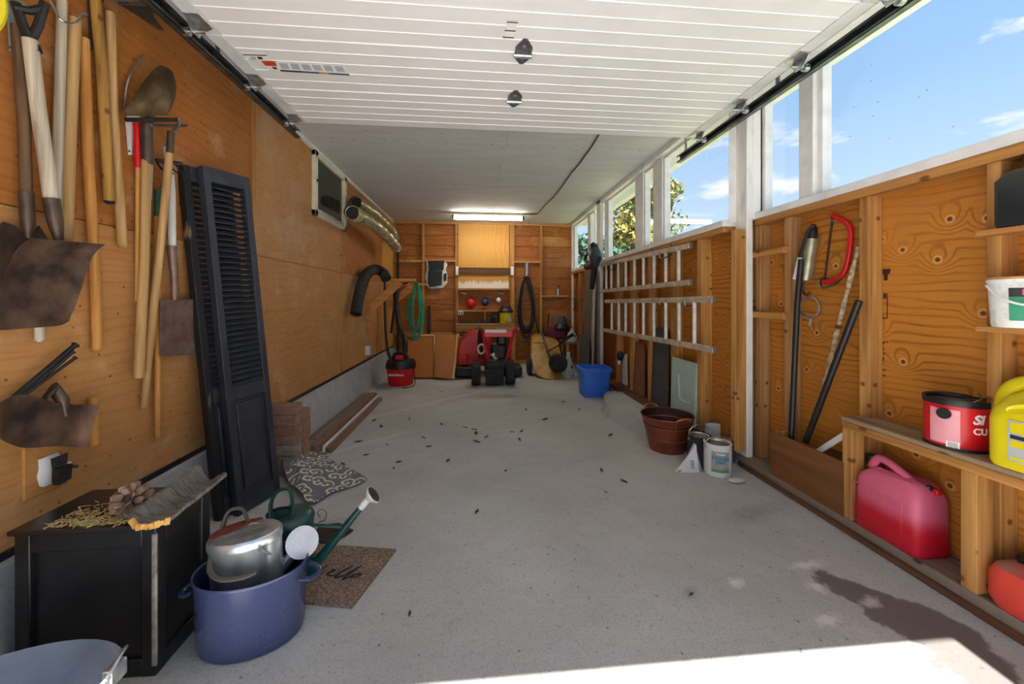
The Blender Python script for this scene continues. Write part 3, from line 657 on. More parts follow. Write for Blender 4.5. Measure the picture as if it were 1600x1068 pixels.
# hoe head at the top and its rod
t = T('garden_hoe', 'garden hoe with dark blade hung upside down at the ceiling edge', 'hoe', G)
t.p('rod', MB().tube([LW(181, 4, 0.09), LW(238, 5, 0.05)], 0.007, 8), m_galvd)
t.p('blade', MB().slab([LW(190, 8, 0.06), LW(238, 10, 0.05), LW(240, 26, 0.045), LW(257, 48, 0.03), LW(248, 46, 0.03), LW(225, 30, 0.045)], (-0.006, 0, 0)), m_rustd); t.done()
one('sickle', MB().tube(smooth_path([LW(224, 85, 0.02), LW(208, 108, 0.02), LW(198, 132, 0.02), LW(193, 172, 0.02)], 6), [0.001]+[0.004]*17+[0.006], 6), m_wire, 'thin curved steel sickle blade next to the bronze shovel head', 'sickle')
# round point shovel, blade up
t = T('round_shovel', 'pointed bronze brown shovel hung with blade upward on wooden shaft', 'shovel', G)
out = [LW(u, v, 0.085) for u, v in ((194, 172), (208, 152), (226, 125), (240, 108), (250, 102), (262, 106), (270, 113), (275, 132), (274, 150), (267, 170), (262, 180), (230, 181), (200, 181))]
t.p('blade', MB().dish(out, (1, -0.2, 0), 0.035, 0.003), m_brass)
t.p('socket', MB().tube([LW(236, 178, 0.075), LW(229, 200, 0.065), LW(230, 256, 0.06)], [0.012, 0.021, 0.02], 12), m_rustd)
t.p('shaft', shaft([(229, 250), (226, 400), (217, 590)], 0.0178, 0.06), m_shaftl); t.done()
t = T('wall_hanger', 'black horizontal hanger bar under the bronze shovel head', 'hanger')
t.p('bar', MB().tube([LW(196, 187, 0.05), LW(235, 187, 0.09), LW(277, 187, 0.07)], 0.0085, 8), m_blackm)
t.p('peg', MB().tube([LW(236, 196, 0.1), LW(292, 196, 0.0)], 0.006, 8), m_galvd); t.done()
t = T('edging_tool', 'slim garden tool with bright red grip and wooden shaft', 'garden tool', G)
t.p('grip', shaft([(214, 192), (216, 262)], 0.0135, 0.03), m_redg); t.p('shaft', shaft([(216, 262), (215, 470)], 0.0095, 0.03), m_shaft); t.done()
t = T('hand_cultivator', 'hooked cultivator with grey ferrule and long slanting pale shaft', 'garden tool', G)
t.p('hook', MB().tube(smooth_path([LW(279, 184, 0.09), LW(279, 195, 0.09), LW(270, 206, 0.085), LW(265, 216, 0.08)], 5), 0.006, 8), m_galvd)
t.p('ferrule', shaft([(267, 206), (265, 242)], 0.0145, 0.08), m_rustd)
t.p('shaft', MB().tube([LW(265, 240, 0.08), LW(254, 350, 0.075), LW(240, 480, 0.06), LW(225, 636, 0.03)], [0.0155]*3+[0.012], 12), m_shaftl); t.done()
t = T('garden_rake', 'rake with dark curved head and green banded wooden shaft', 'rake', G)
hd = MB().tube([LW(243, 250, 0.03), LW(285, 256, 0.12)], 0.009, 8)
for k in range(5): a = LW(244+k*10, 251+k*1.4, 0.03+k*0.022); hd.tube([a, a+V((0.02, 0, -0.035)), a+V((0.05, 0, -0.055))], [0.004, 0.004, 0.002], 6)
t.p('head', hd, m_blackm); t.p('neck', MB().tube(smooth_path([LW(266, 256, 0.06), LW(262, 280, 0.05), LW(247, 300, 0.03)], 5), 0.006, 8), m_galvd)
t.p('band', shaft([(247, 298), (246, 338)], 0.0135, 0.03), m_greenb); t.p('shaft', shaft([(246.5, 338), (246, 560), (247, 682)], 0.0125, 0.03), m_shaft); t.done()
t = T('spade', 'flat rectangular spade with white shaft and brown steel blade', 'spade', G)
t.p('shaft', shaft([(262, 230), (268, 300), (269, 392)], 0.016, 0.05), m_shaftw)
t.p('socket', MB().tube([LW(268, 384, 0.052), LW(272, 430, 0.055), LW(273, 468, 0.055)], [0.0185, 0.016, 0.013], 12), m_rustb)
rows = []
TL, TR, BR, BL = LW(246, 470, 0.055), LW(303, 468, 0.055), LW(312, 553, 0.05), LW(247, 558, 0.05)
for i in range(9):
    a = i/8; rows.append([TL.lerp(TR, j/10).lerp(BL.lerp(BR, j/10), a) + N*(0.012*(2*j/10-1)**2) + V((0, 0, 0.006*(abs(2*j/10-1)**6)*(1 if i == 8 else 0))) for j in range(11)])
t.p('blade', MB().grid(rows, (-0.003, 0, 0)), m_rustb)
t.p('foot_rest', MB().tube([LW(246, 470, 0.058), LW(303, 468, 0.058)], 0.004, 6), m_rustb); t.done()
one('steel_rod', MB().tube([LW(237, 255, 0.03), LW(235, 312, 0.03)], 0.006, 8), m_galv, 'thin bare metal rod between the two pale shafts', 'rod')
# three dark rods pointing up right over the lower scoop
for i, (p, q, r) in enumerate((((6, 634), (116, 540), 0.0085), ((22, 628), (112, 551), 0.006), ((28, 624), (116, 560), 0.005))):
    one('metal_stake', MB().tube([LW(p[0], p[1], 0.03+i*0.012), LW(q[0], q[1], 0.05+i*0.012), LW(q[0]+2, q[1]-1.5, 0.05+i*0.012)], [r, r, r*1.5], 8), m_black,
        ('thickest and uppermost of three black slanting stakes', 'middle one of three black slanting stakes', 'thin lowest of three black slanting stakes')[i]+' on the left wall', 'stake', 'black stakes on left wall')
# lower scoop head
t = T('scoop_shovel', 'short broad rusty scoop hung low on the wall above the crate', 'shovel', G)
rows = []
TL, TR, BR, BL = LW(-18, 634, 0.07), LW(142, 632, 0.07), LW(122, 700, 0.07), LW(-18, 682, 0.07)
for i in range(9):
    a = i/8; rows.append([TL.lerp(TR, j/14).lerp(BL.lerp(BR, j/14), a) + N*(0.03*(2*j/14-1)**4 + 0.012*math.exp(-((j/14-0.68)*9)**2)) + V((0, 0, 0.035*math.exp(-((j/14-0.3)*4)**2)*(1-a)-0.02*math.exp(-((j/14-0.35)*4)**2)*a)) for j in range(15)])
t.p('blade', MB().grid(rows, (-0.003, 0, 0)), m_rust)
t.p('socket', MB().tube([LW(70, 622, 0.06), LW(84, 606, 0.05), LW(98, 625, 0.07), LW(104, 650, 0.08)], [0.008, 0.02, 0.018, 0.008], 10), m_rustd)
t.done()
plain('wooden_pole', 'short orange handle stub behind the low scoop', [(145, 620), (147, 694)], 0.0145, m_shaft, 0.03)
def open_bag(label, P, nrm, w):
    """small black open-topped bag with white plastic edge; P maps (x,y) in 0..1 to a wall point and an offset"""
    t = T('hanging_bag', label, 'bag', 'black and white hanging bags')
    o = [(0.06, 0.98), (0.86, 0.99), (0.98, 0.85), (0.90, 0.66), (0.98, 0.5), (0.97, 0.2), (0.78, 0.03), (0.25, 0.0), (0.1, 0.08), (0.0, 0.42), (0.08, 0.66)]
    t.p('white_edge', MB().dish([P(a, b, 0.012) for a, b in o], nrm, 0.01, 0.004), m_stw)
    t.p('back_flap', MB().slab([P(a, b, 0.045*w+0.018) for a, b in ((0.12, 0.97), (0.84, 0.98), (0.80, 0.64), (0.18, 0.62))], V(nrm)*0.004), m_rubber)
    t.p('pocket', MB().slab([P(a, b, 0.05*w+0.018) for a, b in ((0.14, 0.62), (0.76, 0.62), (0.72, 0.12), (0.2, 0.06), (0.13, 0.2))], V(nrm)*0.02), m_black)
    t.p('print_mark', MB().slab([P(a, b, 0.05*w+0.02) for a, b in ((0.80, 0.52), (0.95, 0.54), (0.93, 0.28), (0.82, 0.26))], V(nrm)*0.002), m_black); t.done()
a, b = LW(50, 757), LW(90, 712)
open_bag('small black and white open bag low on the left wall above the crate', lambda x, y, o: V((-L+o, mix(LW(51, 735).y, LW(88, 735).y, x), mix(LW(70, 757).z, LW(70, 711).z, y))), (1, 0, 0), 0.6)
one('wood_backer', MB().bx(-L, -L+0.011, LW(32, 735).y, LW(101, 735).y, LW(60, 772).z, LW(60, 686).z), m_board, 'square dark board behind the small bag on the left wall', 'board', bevel=0.003)
t = T('door_bolt', 'small white and steel bolt beside the dark square board', 'bolt')
t.p('plate', MB().bx(-L, -L+0.016, LW(99, 730).y, LW(104, 730).y, LW(100, 734).z, LW(100, 722).z), m_wbr); t.p('bar', MB().tube([LW(102, 728, 0.02), LW(121, 728, 0.02)], 0.006, 8), m_galvd); t.done()
# cursive metal word
m_word = mat('rusty_script_metal', '4a1a16', '2e100e', 20, 0.5, 0.4)
P = lambda u, v: LW(u, v, 0.03)
one('script_sign', MB().tube(smooth_path([P(372, 412), P(378, 400), P(383, 408), P(386, 416), P(390, 404), P(393, 400), P(396, 404), P(392, 410), P(390, 411), P(391, 418), P(395, 420), P(400, 416)], 6), 0.004, 6), m_word, 'dark rusty cursive metal letters behind the shutter', 'sign')
# ------------------------------------------------------------------ black louvered shutters
m_shut = mat('black_shutter_paint', '2a2d34', '383c44', 9, 0.45, bump=0.05)
m_shutw = mat('worn_black_paint', '14161a', 'b89c78', 16, 0.6, lo=0.62, hi=0.74, sc=(1,1,0.25))
# lean is about the shutter's own x axis; +y local points at the wall
def shut2(label, bl, tl, wdir, w, th, worn):
    up = (V(tl)-V(bl)); h = up.length; zc = up.normalized(); xc = (V(wdir) - zc*V(wdir).dot(zc)).normalized(); yc = zc.cross(xc)
    M = Matrix(((xc.x, yc.x, zc.x, bl[0]), (xc.y, yc.y, zc.y, bl[1]), (xc.z, yc.z, zc.z, bl[2]), (0, 0, 0, 1)))
    t = T('louvered_shutter', label, 'shutter', 'black shutters leaning on the left wall'); sw = 0.036
    for x in (0, w-sw): t.p('stile', MB().bx(x, x+sw, 0, th, 0, h).xf(M), m_shutw if (worn and x == 0) else m_shut, bevel=0.003)
    for a, b in [(0, 0.09), (h*0.33, h*0.33+0.07), (h-0.075, h)]: t.p('rail', MB().bx(sw, w-sw, 0.001, th-0.001, a, b).xf(M), m_shut, bevel=0.002)
    pn = t.p('panel', MB().bx(sw-0.002, w-sw+0.002, th*0.4, th*0.7, 0.09, h*0.33).xf(M), m_shut)
    t.p('moulding', MB().bx(sw+0.02, w-sw-0.02, th*0.2, th*0.45, 0.115, h*0.33-0.025).xf(M), m_shut, pn, bevel=0.006)
    n = 36; z0 = h*0.33+0.07; dz = (h-0.075-z0)/n
    for i in range(n):
        z = z0+dz*(i+0.5); t.p('slat', MB().beam((sw, th/2, z), (w-sw, th/2, z), th*0.9, 0.006, (0, -0.8, 1)).xf(M), m_shut)
    t.done()
wd = (math.sin(math.radians(21)), math.cos(math.radians(21)), 0)
shut2('front black louvered shutter leaning against the left wall', (-1.230, 2.105, 0.0), (-1.375, 2.06, 1.80), wd, 0.255, 0.042, False)
shut2('second black shutter behind the front one, its edge paint worn to bare wood', (-1.2995, 2.066, 0.0), (-1.4435, 2.022, 1.79), wd, 0.25, 0.042, True)
# ------------------------------------------------------------------ ducts, wooden arms, hoses on the far left wall
m_foil = mat('foil_duct', 'cfc6a0', '847a56', 40, 0.3, 0.5)
def duct(label, pts, r):
    path = smooth_path(pts, 44); rs = [r*(1+0.09*math.sin(i*2.2)+0.05*random.uniform(-1, 1)) for i in range(len(path))]
    t = T('foil_duct', label, 'duct', 'flexible foil ducts under the ceiling'); t.p('tube', MB().tube(path, rs, 16, cap=False), m_foil)
    d = (path[0]-path[1]).normalized()
    t.p('black_end', MB().tube([path[0]-d*0.02, path[0]+d*0.035], r*1.0, 18, cap=False), m_black)
    t.p('strap', MB().beam(path[len(path)//2]+V((0, 0, r)), V((-L, path[len(path)//2].y, path[len(path)//2].z+r+0.06)), 0.02, 0.003), m_galv)
    t.p('inner_end', MB().tube([path[0]-d*0.02, path[0]-d*0.012], r*0.9, 18), m_black); t.done()
duct('upper silver foil duct tucked under the ceiling edge', [LW(557, 316, 0.16), LW(585, 334, 0.16), LW(610, 358, 0.17), LW(618, 372, 0.19)], 0.062)
duct('lower silver foil duct, longer and nearer than the upper one', [LW(550, 332, 0.26), LW(575, 345, 0.26), LW(600, 364, 0.26), LW(619, 386, 0.28)], 0.068)
m_pine = wood('new_pine', 'e0a05a', 'c47a36', 'X', 30, 0.6, False)
# the two bracket arms on the left wall carry the hoses
YA = LW(574, 435).y
t = T('wooden_bracket', 'orange pine bracket arm with diagonal brace on the left wall', 'bracket', 'pine hose brackets')
ya = YA; za = LW(574, 437).z; xe = onY(650, 435, ya).x
t.p('arm', MB().bx(-L+0.035, xe, ya-0.02, ya+0.02, za-0.018, za+0.018), m_pine, bevel=0.002)
t.p('post', MB().bx(-L, -L+0.035, ya-0.025, ya+0.025, LW(568, 520).z, za+0.06), m_pine, bevel=0.002)
t.p('brace', MB().beam((-L+0.05, ya+0.03, za-0.38), (xe-0.22, ya+0.03, za-0.02), 0.03, 0.105), m_pine, bevel=0.002)
t.done()
yb2 = ya+0.95
t = T('wooden_bracket', 'farther pine bracket arm carrying the green hose', 'bracket', 'pine hose brackets')
zb = za-0.02; xe2 = onY(667, 440, yb2).x
t.p('arm', MB().bx(-L+0.035, xe2, yb2-0.02, yb2+0.02, zb-0.018, zb+0.018), m_pine, bevel=0.002)
t.p('post', MB().bx(-L, -L+0.035, yb2-0.025, yb2+0.025, zb-0.55, zb+0.06), m_pine, bevel=0.002)
t.p('brace', MB().beam((-L+0.05, yb2-0.03, zb-0.36), (xe2-0.20, yb2-0.03, zb-0.02), 0.03, 0.105), m_pine, bevel=0.002)
t.done()
m_corr = mat('corrugated_hose', '2b2b2b', '3a3938', 20, 0.7)
def corr(pts, r, k=22, amp=0.06, n=14):
    path = smooth_path(pts, k); return MB().tube(path, [r*(1+amp*(1 if i % 2 else -1)) for i in range(len(path))], n, cap=False)
ar = V((-L, ya, za))
hp = [LW(556, 491, 0.10), LW(562, 457, 0.10), LW(572, 430, 0.12), LW(585, 421, 0.15), LW(598, 425, 0.24), LW(604, 436, 0.3)]
t = T('corrugated_hose', 'thick black corrugated hose draped over the nearer pine bracket', 'hose'); t.p('tube', corr(hp, 0.062), m_corr)
d = (hp[0]-hp[1]).normalized(); t.p('open_end', MB().tube([hp[0]-d*0.03, hp[0]-d*0.025], 0.056, 14), m_black); t.done()
one('flat_hose', MB().tube(smooth_path([onY(601, 440, ya+0.1), onY(601, 470, ya+0.08), onY(602, 510, ya+0.05), onY(606, 545, ya+0.02), onY(612, 565, ya)], 8), 0.028, 10, flat=0.5), m_rubber, 'flat dark hose hanging from the bracket in front of the corner', 'hose')
one('flat_hose', MB().tube(smooth_path([V((-1.12, yb2, zb+0.02)), onY(618, 450, yb2-0.1), onY(616, 480, yb2-0.1), onY(611, 520, yb2-0.1)], 8), 0.03, 10, flat=0.6), m_rubber, 'shorter dark hose hanging behind the flat one', 'hose')
# green garden hose: loops over the far arm
m_gh = mat('green_hose', '2ba67a', '1c8a60', 14, 0.4)
gx = onY(650, 438, yb2).x; gt = zb+0.02; gh = MB(); path = []
nl_ = 9
for k in range(nl_):
    w = onY(661, 500, yb2).x - onY(650, 500, yb2).x; w *= random.uniform(0.7, 1.5); bot = gt - random.uniform(0.72, 0.93)*(1 if k % 3 else 0.8)
    cx = gx + random.uniform(-0.035, 0.035); cy = yb2 - 0.03 + 0.03*math.cos(k*1.7)
    for j in range(20):
        a = 2*math.pi*j/20; r_ = math.sin(a); path.append(V((cx + w*r_*(0.55+0.45*(1-math.cos(a))/2), cy+0.02*math.sin(a+k), mix(gt, bot, (1-math.cos(a))/2))))
one('garden_hose', gh.tube(smooth_path(path, 2), 0.0105, 7), m_gh, 'coiled green garden hose hung on the pine bracket', 'hose')
# hook, outlet
one('wire_hook', MB().tube(smooth_path([LW(574, 497, 0.0), LW(574, 497, 0.05), LW(574, 497, 0.13), LW(574, 494, 0.15)], 5), 0.006, 6), m_wbr, 'small white hook below the pine bracket post', 'hook')
t = T('electric_outlet', 'white electrical outlet box above the curb on the left wall', 'outlet'); p = LW(572, 547)
t.p('box', MB().bx(-L, -L+0.05, p.y-0.05, p.y+0.05, p.z-0.06, p.z+0.06), m_wbr, bevel=0.004)
t.p('socket', MB().bx(-L+0.05, -L+0.053, p.y-0.02, p.y+0.02, p.z+0.008, p.z+0.038), m_stg); t.p('socket', MB().bx(-L+0.05, -L+0.053, p.y-0.02, p.y+0.02, p.z-0.038, p.z-0.008), m_stg); t.done()
one('corner_gap_strip', MB().bx(-1.385, -1.35, B-0.13, B-0.10, 0.0, 1.98), m_black, 'dark vertical strip standing in for the gap in the back left corner', 'strip')  # solid strip added, coloured black for the dark of the corner gap
# ------------------------------------------------------------------ bricks, planks
m_brick = mat('clay_brick', 'a37c68', '84604f', 22, 0.85, bump=0.1, rnd=True)
m_brick2 = mat('grey_brick', '9b948c', '7e776f', 22, 0.85, bump=0.3, rnd=True)
k = 0; names = ['lowest', 'second lowest', 'third', 'fourth', 'fifth', 'sixth', 'topmost']
x0 = -1.335; y0 = 2.57
for lv in range(7):
    for c in range(2 if lv < 6 else 1):
        xx = x0+random.uniform(0, 0.012)+(0.0 if lv < 4 else -0.0); yy = y0+c*0.115+random.uniform(-0.008, 0.008)
        z = lv*0.064
        one('brick', MB().bx(xx, xx+0.17, yy, yy+0.1, z, z+0.062), m_brick2 if (lv == 2 and c == 0) else m_brick, '%s %s brick in the stack behind the shutters' % (('front' if c == 0 else 'rear'), names[lv]), 'brick', 'bricks stacked behind the shutters', bevel=0.004)
ftop = [onZ(577, 620), onZ(480, 690)]
m_plank = wood('worn_plank', '96785f', '6d513a', 'Y')
mwd = [(-0.0, 0.13, 0.045, m_greyY, 'widest grey board on top of the pile by the curb'), (0.13, 0.06, 0.075, m_plank, 'brown squared timber beside the grey board'), (0.215, 0.05, 0.04, m_plank, 'narrow brown strip nearest the room in the board pile'), (0.195, 0.018, 0.055, m_white, 'thin white painted lath between the floor boards')]
for dx, w, hh, m, lab in mwd:
    xx = -L+0.15+dx; one('floor_board', MB().bx(xx, xx+w-0.003, 2.86+dx*0.3, 4.62-dx*1.0, 0, hh), m, lab, 'board', 'boards on the floor by the curb', bevel=0.003)
# ================================================================== LEFT FOREGROUND
m_crate = mat('black_lacquer', '141416', '242224', 7, 0.3, bump=0.06)
m_worn = mat('worn_edge', '8e8880', '4a4642', 30, 0.5)
cx0, cx1, cy0, cy1, ch = -1.335, -0.955, 1.235, 1.47, 0.455
t = T('black_box', 'chipped black lacquered box with panelled sides beside the curb', 'box')
for x in (cx0, cx1-0.04):
    for y in (cy0, cy1-0.04): t.p('corner_post', MB().bx(x, x+0.04, y, y+0.04, 0, ch-0.012), m_crate, bevel=0.003)
t.p('worn_edge', MB().bx(cx1-0.012, cx1+0.0015, cy0-0.0015, cy0+0.008, 0.03, ch-0.03), m_worn, bevel=0.003, label='paint worn off the front corner')
for z0, z1 in ((0, 0.05), (ch-0.07, ch-0.012)):
    t.p('front_rail', MB().bx(cx0+0.04, cx1-0.04, cy0+0.002, cy0+0.03, z0, z1), m_crate, bevel=0.003)
    t.p('side_rail', MB().bx(cx1-0.03, cx1-0.002, cy0+0.04, cy1-0.04, z0, z1), m_crate, bevel=0.003)
t.p('front_panel', MB().bx(cx0+0.03, cx1-0.03, cy0+0.014, cy0+0.024, 0.04, ch-0.06), m_crate)
t.p('side_panel', MB().bx(cx1-0.022, cx1-0.012, cy0+0.03, cy1-0.03, 0.04, ch-0.06), m_crate)
t.p('back_panel', MB().bx(cx0+0.03, cx1-0.03, cy1-0.024, cy1-0.014, 0.04, ch-0.06), m_crate)
t.p('top', MB().bx(cx0-0.012, cx1+0.008, cy0-0.008, cy1+0.008, ch-0.014, ch), m_crate, bevel=0.003); t.done()
# dry straw along the top (nobody could count it)
st = MB()
for i in range(420):
    x = random.uniform(cx0+0.08, cx1-0.01); y = cy0+abs(random.gauss(0, 0.055)); a = random.uniform(0, 3.1); l = random.uniform(0.008, 0.03)
    d = V((math.cos(a)*l, math.sin(a)*l, random.uniform(-0.002, 0.008))); p = V((x, min(y, cy1-0.02), ch+0.002+random.uniform(0, 0.008)))
    st.beam(p-d/2, p+d/2, 0.0016, 0.0012)
one('straw_litter', st, mat('dry_straw', 'd9c58a', 'a88f52', 40, 0.8), 'dry straw scattered along the front edge of the black box top', 'straw', kind='stuff')
# pine cone
t = T('pine_cone', 'open brown pine cone lying on the black box', 'pine cone'); pc = V((-1.075, 1.295, ch+0.046))
m_cone = mat('cone_scale', '6a4a38', 'a58a78', 30, 0.6, rnd=True); m_coned = mat('cone_core', '33221a')
t.p('core', MB().sph(pc, 0.024, 10, (1, 1, 1.1)), m_coned)
M0 = Matrix.Rotation(1.0, 4, V((1, 0.2, 0)))
for ring in range(6):
    ph = -1.15+ring*0.46; nn = [5, 8, 10, 10, 8, 5][ring]
    for i in range(nn):
        a = 2*math.pi*(i+0.5*(ring % 2))/nn; d = M0 @ V((math.cos(a)*math.cos(ph), math.sin(a)*math.cos(ph), math.sin(ph)*0.9))
        s = d.cross(M0 @ V((0, 0, 1))).normalized()*0.011; u = d.cross(s).normalized()*0.004; r0, r1 = 0.020, 0.050+0.004*math.cos(a)
        P = [pc+d*r0-s*0.3, pc+d*(r0+r1)/2-s*0.9, pc+d*r1-s*0.75+u, pc+d*(r1+0.004)+u, pc+d*r1+s*0.75+u, pc+d*(r0+r1)/2+s*0.9, pc+d*r0+s*0.3]
        t.p('scale', MB().slab(P, u.normalized()*0.003), m_cone)
t.done()
# bark slab
m_bark = mat('grey_bark', '7d766e', '4c463f', 22, 0.85, sc=(1, 6, 1), bump=0.5); m_barkin = mat('fresh_wood_edge', 'd6a458', 'b07c36', 20, 0.7)
rows = []
for i in range(15):
    a = i/14; row = []
    for j in range(9):
        b = j/8; x = mix(-1.035, -0.905, a)+0.03*(b-0.5); y = mix(1.245, 1.455, b)-0.035*math.sin(a*3.1)*(1-b)+0.01*mnoise.noise(V((a*5, b*4, 1)))
        z = ch+0.012+0.065*math.exp(-((a-0.22)*4.2)**2)*(0.45+0.55*b)+0.02*a*b+0.01*mnoise.noise(V((a*9, b*7, 0)))+0.018*(a > 0.75)*b
        row.append(V((x, y, z)))
    rows.append(row)
t = T('bark_slab', 'weathered grey bark slab with pale broken edge on the black box', 'bark'); t.p('bark', MB().grid(rows, (0, 0, -0.012)), m_bark)
ed = MB()
for i in range(5, 14): ed.beam(rows[i][0]+V((0, -0.002, -0.008)), rows[i+1][0]+V((0, -0.002, -0.008)), 0.008, random.uniform(0.012, 0.02))
t.p('broken_edge', ed, m_barkin); t.done()
# ------------------------------------------------------------------ galvanised oval tub, bottom left
m_tub = mat('weathered_zinc', 'b4b7ba', '858a90', 10, 0.5, 0.35, lo=0.35, hi=0.7, bump=0.08); m_tubin = mat('zinc_inside', 'aab4c2', '8792a2', 7, 0.5, 0.3)
tcx, tcy = -1.10, 0.945
prof = [(0.85, 0.0), (0.86, 0.004), (1.0, 0.215), (1.02, 0.222), (1.025, 0.228), (1.0, 0.232), (0.985, 0.225), (0.845, 0.012), (0.0, 0.012)]
t = T('zinc_tub', 'weathered oval galvanised tub at the lower left corner', 'tub')
t.p('shell', MB().lathe((tcx, tcy, 0), prof[:6], 40, 0.235, 0.15, 0.30, caps=(1, 0)), m_tub)
t.p('inside', MB().lathe((tcx, tcy, 0.0), prof[5:], 40, 0.235, 0.15, 0.30, caps=(0, 0)), m_tubin)
e = V((tcx+0.25*math.cos(0.75), tcy+0.155*math.sin(1.25)+0.05, 0.225))
e = V((tcx+0.235*math.cos(0.30), tcy+0.235*math.sin(0.30), 0.232))
t.p('handle', MB().tube(smooth_path([e+V((-0.02, 0.035, 0)), e+V((0.0, 0.03, 0.022)), e+V((0.012, 0.0, 0.026)), e+V((0.008, -0.03, 0.0))], 5), 0.004, 8), m_galv)
t.p('handle_lug', MB().bx(e.x-0.012, e.x+0.01, e.y-0.022, e.y+0.022, e.z-0.035, e.z+0.006), m_galv, bevel=0.003); t.done()
# ------------------------------------------------------------------ blue enamel oval pot
xx = NT('speckled_blue_enamel'); vo = xx.vor(160); sp_ = xx.sm(vo.outputs['Distance'], 0.16, 0.08); f2 = xx.sm(xx.noise(14, 3), 0.5, 0.6)
xx.col(xx.mixc(xx.math('MULTIPLY', xx.math('MULTIPLY', sp_, f2), 0.55), srgb('3a4266'), srgb('c8cede'))); m_enam = xx.pr(0.16, 0, 0.6).m
m_enin = mat('dark_enamel_inside', '2c3554', '222a44', 8, 0.3)
px, py = -0.752, 1.362; sxp, syp, rp_ = 0.165, 0.118, 0.12
t = T('enamel_pot', 'speckled blue enamel oval pot holding a galvanised watering can', 'pot')
t.p('shell', MB().lathe((px, py, 0), [(0.0, 0.0), (0.86, 0.0), (0.93, 0.006), (0.955, 0.02), (1.0, 0.222), (1.03, 0.228), (1.035, 0.233), (1.02, 0.237), (0.99, 0.234)], 44, sxp, syp, rp_, caps=(0, 0)), m_enam)
t.p('inside', MB().lathe((px, py, 0), [(0.99, 0.234), (0.975, 0.222), (0.93, 0.02), (0.0, 0.016)], 44, sxp, syp, rp_, caps=(0, 0)), m_enin)
hx_, hy_ = px-sxp*math.cos(rp_), py-sxp*math.sin(rp_)
hd = []
for i in range(11):
    a = math.pi*i/10; hd.append(V((hx_+0.006-0.046*math.sin(a), hy_-0.04*math.cos(a), 0.19-0.012*math.sin(a))))
t.p('handle', MB().tube(hd, 0.010, 8, flat=0.55), m_enam)
hd = [V((2*px-p.x, 2*py-p.y, p.z)) for p in hd]; t.p('handle', MB().tube(hd, 0.010, 8, flat=0.55), m_enam); t.done()
# ------------------------------------------------------------------ galvanised watering can standing in the pot
m_can = mat('bright_galvanised', 'd3d8da', 'a4abb0', 24, 0.3, 0.75, sc=(1,1,0.25)); m_canr = mat('rust_lid', '8a4a34', '6a3424', 20, 0.6, 0.2)
gx_, gy_ = -0.762, 1.375; rg = 0.12
t = T('watering_can', 'galvanised oval watering can with rust half lid standing in the blue pot', 'watering can', 'watering cans')
zc0, zc1 = 0.018, 0.335; m_hand = mat('dark_iron_handle', '4a4540', '5c554e', 20, 0.6)
tilt = Tr(gx_, gy_, 0) @ Ry(-0.06) @ Tr(-gx_, -gy_, 0)
rib = [(1.0, zc0)]+[(1.0, zc1-0.03), (1.035, zc1-0.026), (1.035, zc1-0.006), (1.0, zc1)]
t.p('body', MB().lathe((gx_, gy_, 0), rib, 40, 0.108, 0.075, rg).xf(tilt), m_can)
t.p('top', MB().lathe((gx_, gy_, 0), [(1.0, zc1), (0.97, zc1+0.004), (0.6, zc1+0.008), (0.55, zc1+0.004), (0.0, zc1+0.004)], 40, 0.108, 0.075, rg).xf(tilt), m_can)
lid = [(gx_+0.104*math.cos(a)*math.cos(rg)-0.072*math.sin(a)*math.sin(rg), gy_+0.104*math.cos(a)*math.sin(rg)+0.072*math.sin(a)*math.cos(rg), zc1+0.006) for a in [math.radians(x) for x in range(75, 215, 10)]]
t.p('rust_lid', MB().slab(lid, (0, 0, 0.004)).xf(tilt), m_canr)
t.p('side_handle', MB().tube(smooth_path([(gx_-0.092, gy_-0.055, 0.30), (gx_-0.075, gy_-0.088, 0.27), (gx_-0.03, gy_-0.108, 0.255), (gx_+0.03, gy_-0.105, 0.255), (gx_+0.06, gy_-0.085, 0.257)], 6), 0.008, 8, flat=0.6), m_hand)
t.p('side_handle', MB().tube(smooth_path([(gx_-0.11, gy_+0.02, 0.32), (gx_-0.10, gy_+0.04, 0.385), (gx_-0.06, gy_+0.05, 0.39), (gx_-0.04, gy_+0.05, 0.345)], 6), 0.010, 8, flat=0.6), m_hand)
ra = atD(472, 847, 1.36); s0 = atD(424, 905, 1.33)
s = t.p('spout', MB().tube([s0, s0.lerp(ra, 0.6), ra], [0.022, 0.017, 0.014], 14), m_can)
ax = (ra-s0).normalized(); axf = (ax*0.35 + (CP-ra).normalized()*0.75).normalized()
Mr = axf.to_track_quat('Z', 'Y').to_matrix()
t.p('rose', MB().lathe(ra, [(0.014, -0.03), (0.045, -0.006), (0.053, 0.0), (0.053, 0.005), (0.0, 0.010)], 28, M=Mr), mat('white_rose', 'dcdde6', 'c4c6d2', 20, 0.4, 0.2), s)
hol = MB()
for r_, k_ in ((0.012, 8), (0.024, 16), (0.036, 24), (0.045, 28)):
    for i in range(k_): a = 2*math.pi*i/k_; hol.lathe(ra + Mr @ V((r_*math.cos(a), r_*math.sin(a), 0.0095-0.0035*r_/0.05-0.0005)), [(0.0016, 0), (0.0016, 0.001)], 6, M=Mr)
t.p('rose_holes', hol, m_stg, s, kind='stuff')
t.p('brace', MB().tube([(gx_+0.06, gy_-0.068, 0.318), s0.lerp(ra, 0.5)], 0.005, 8), m_can); t.done()
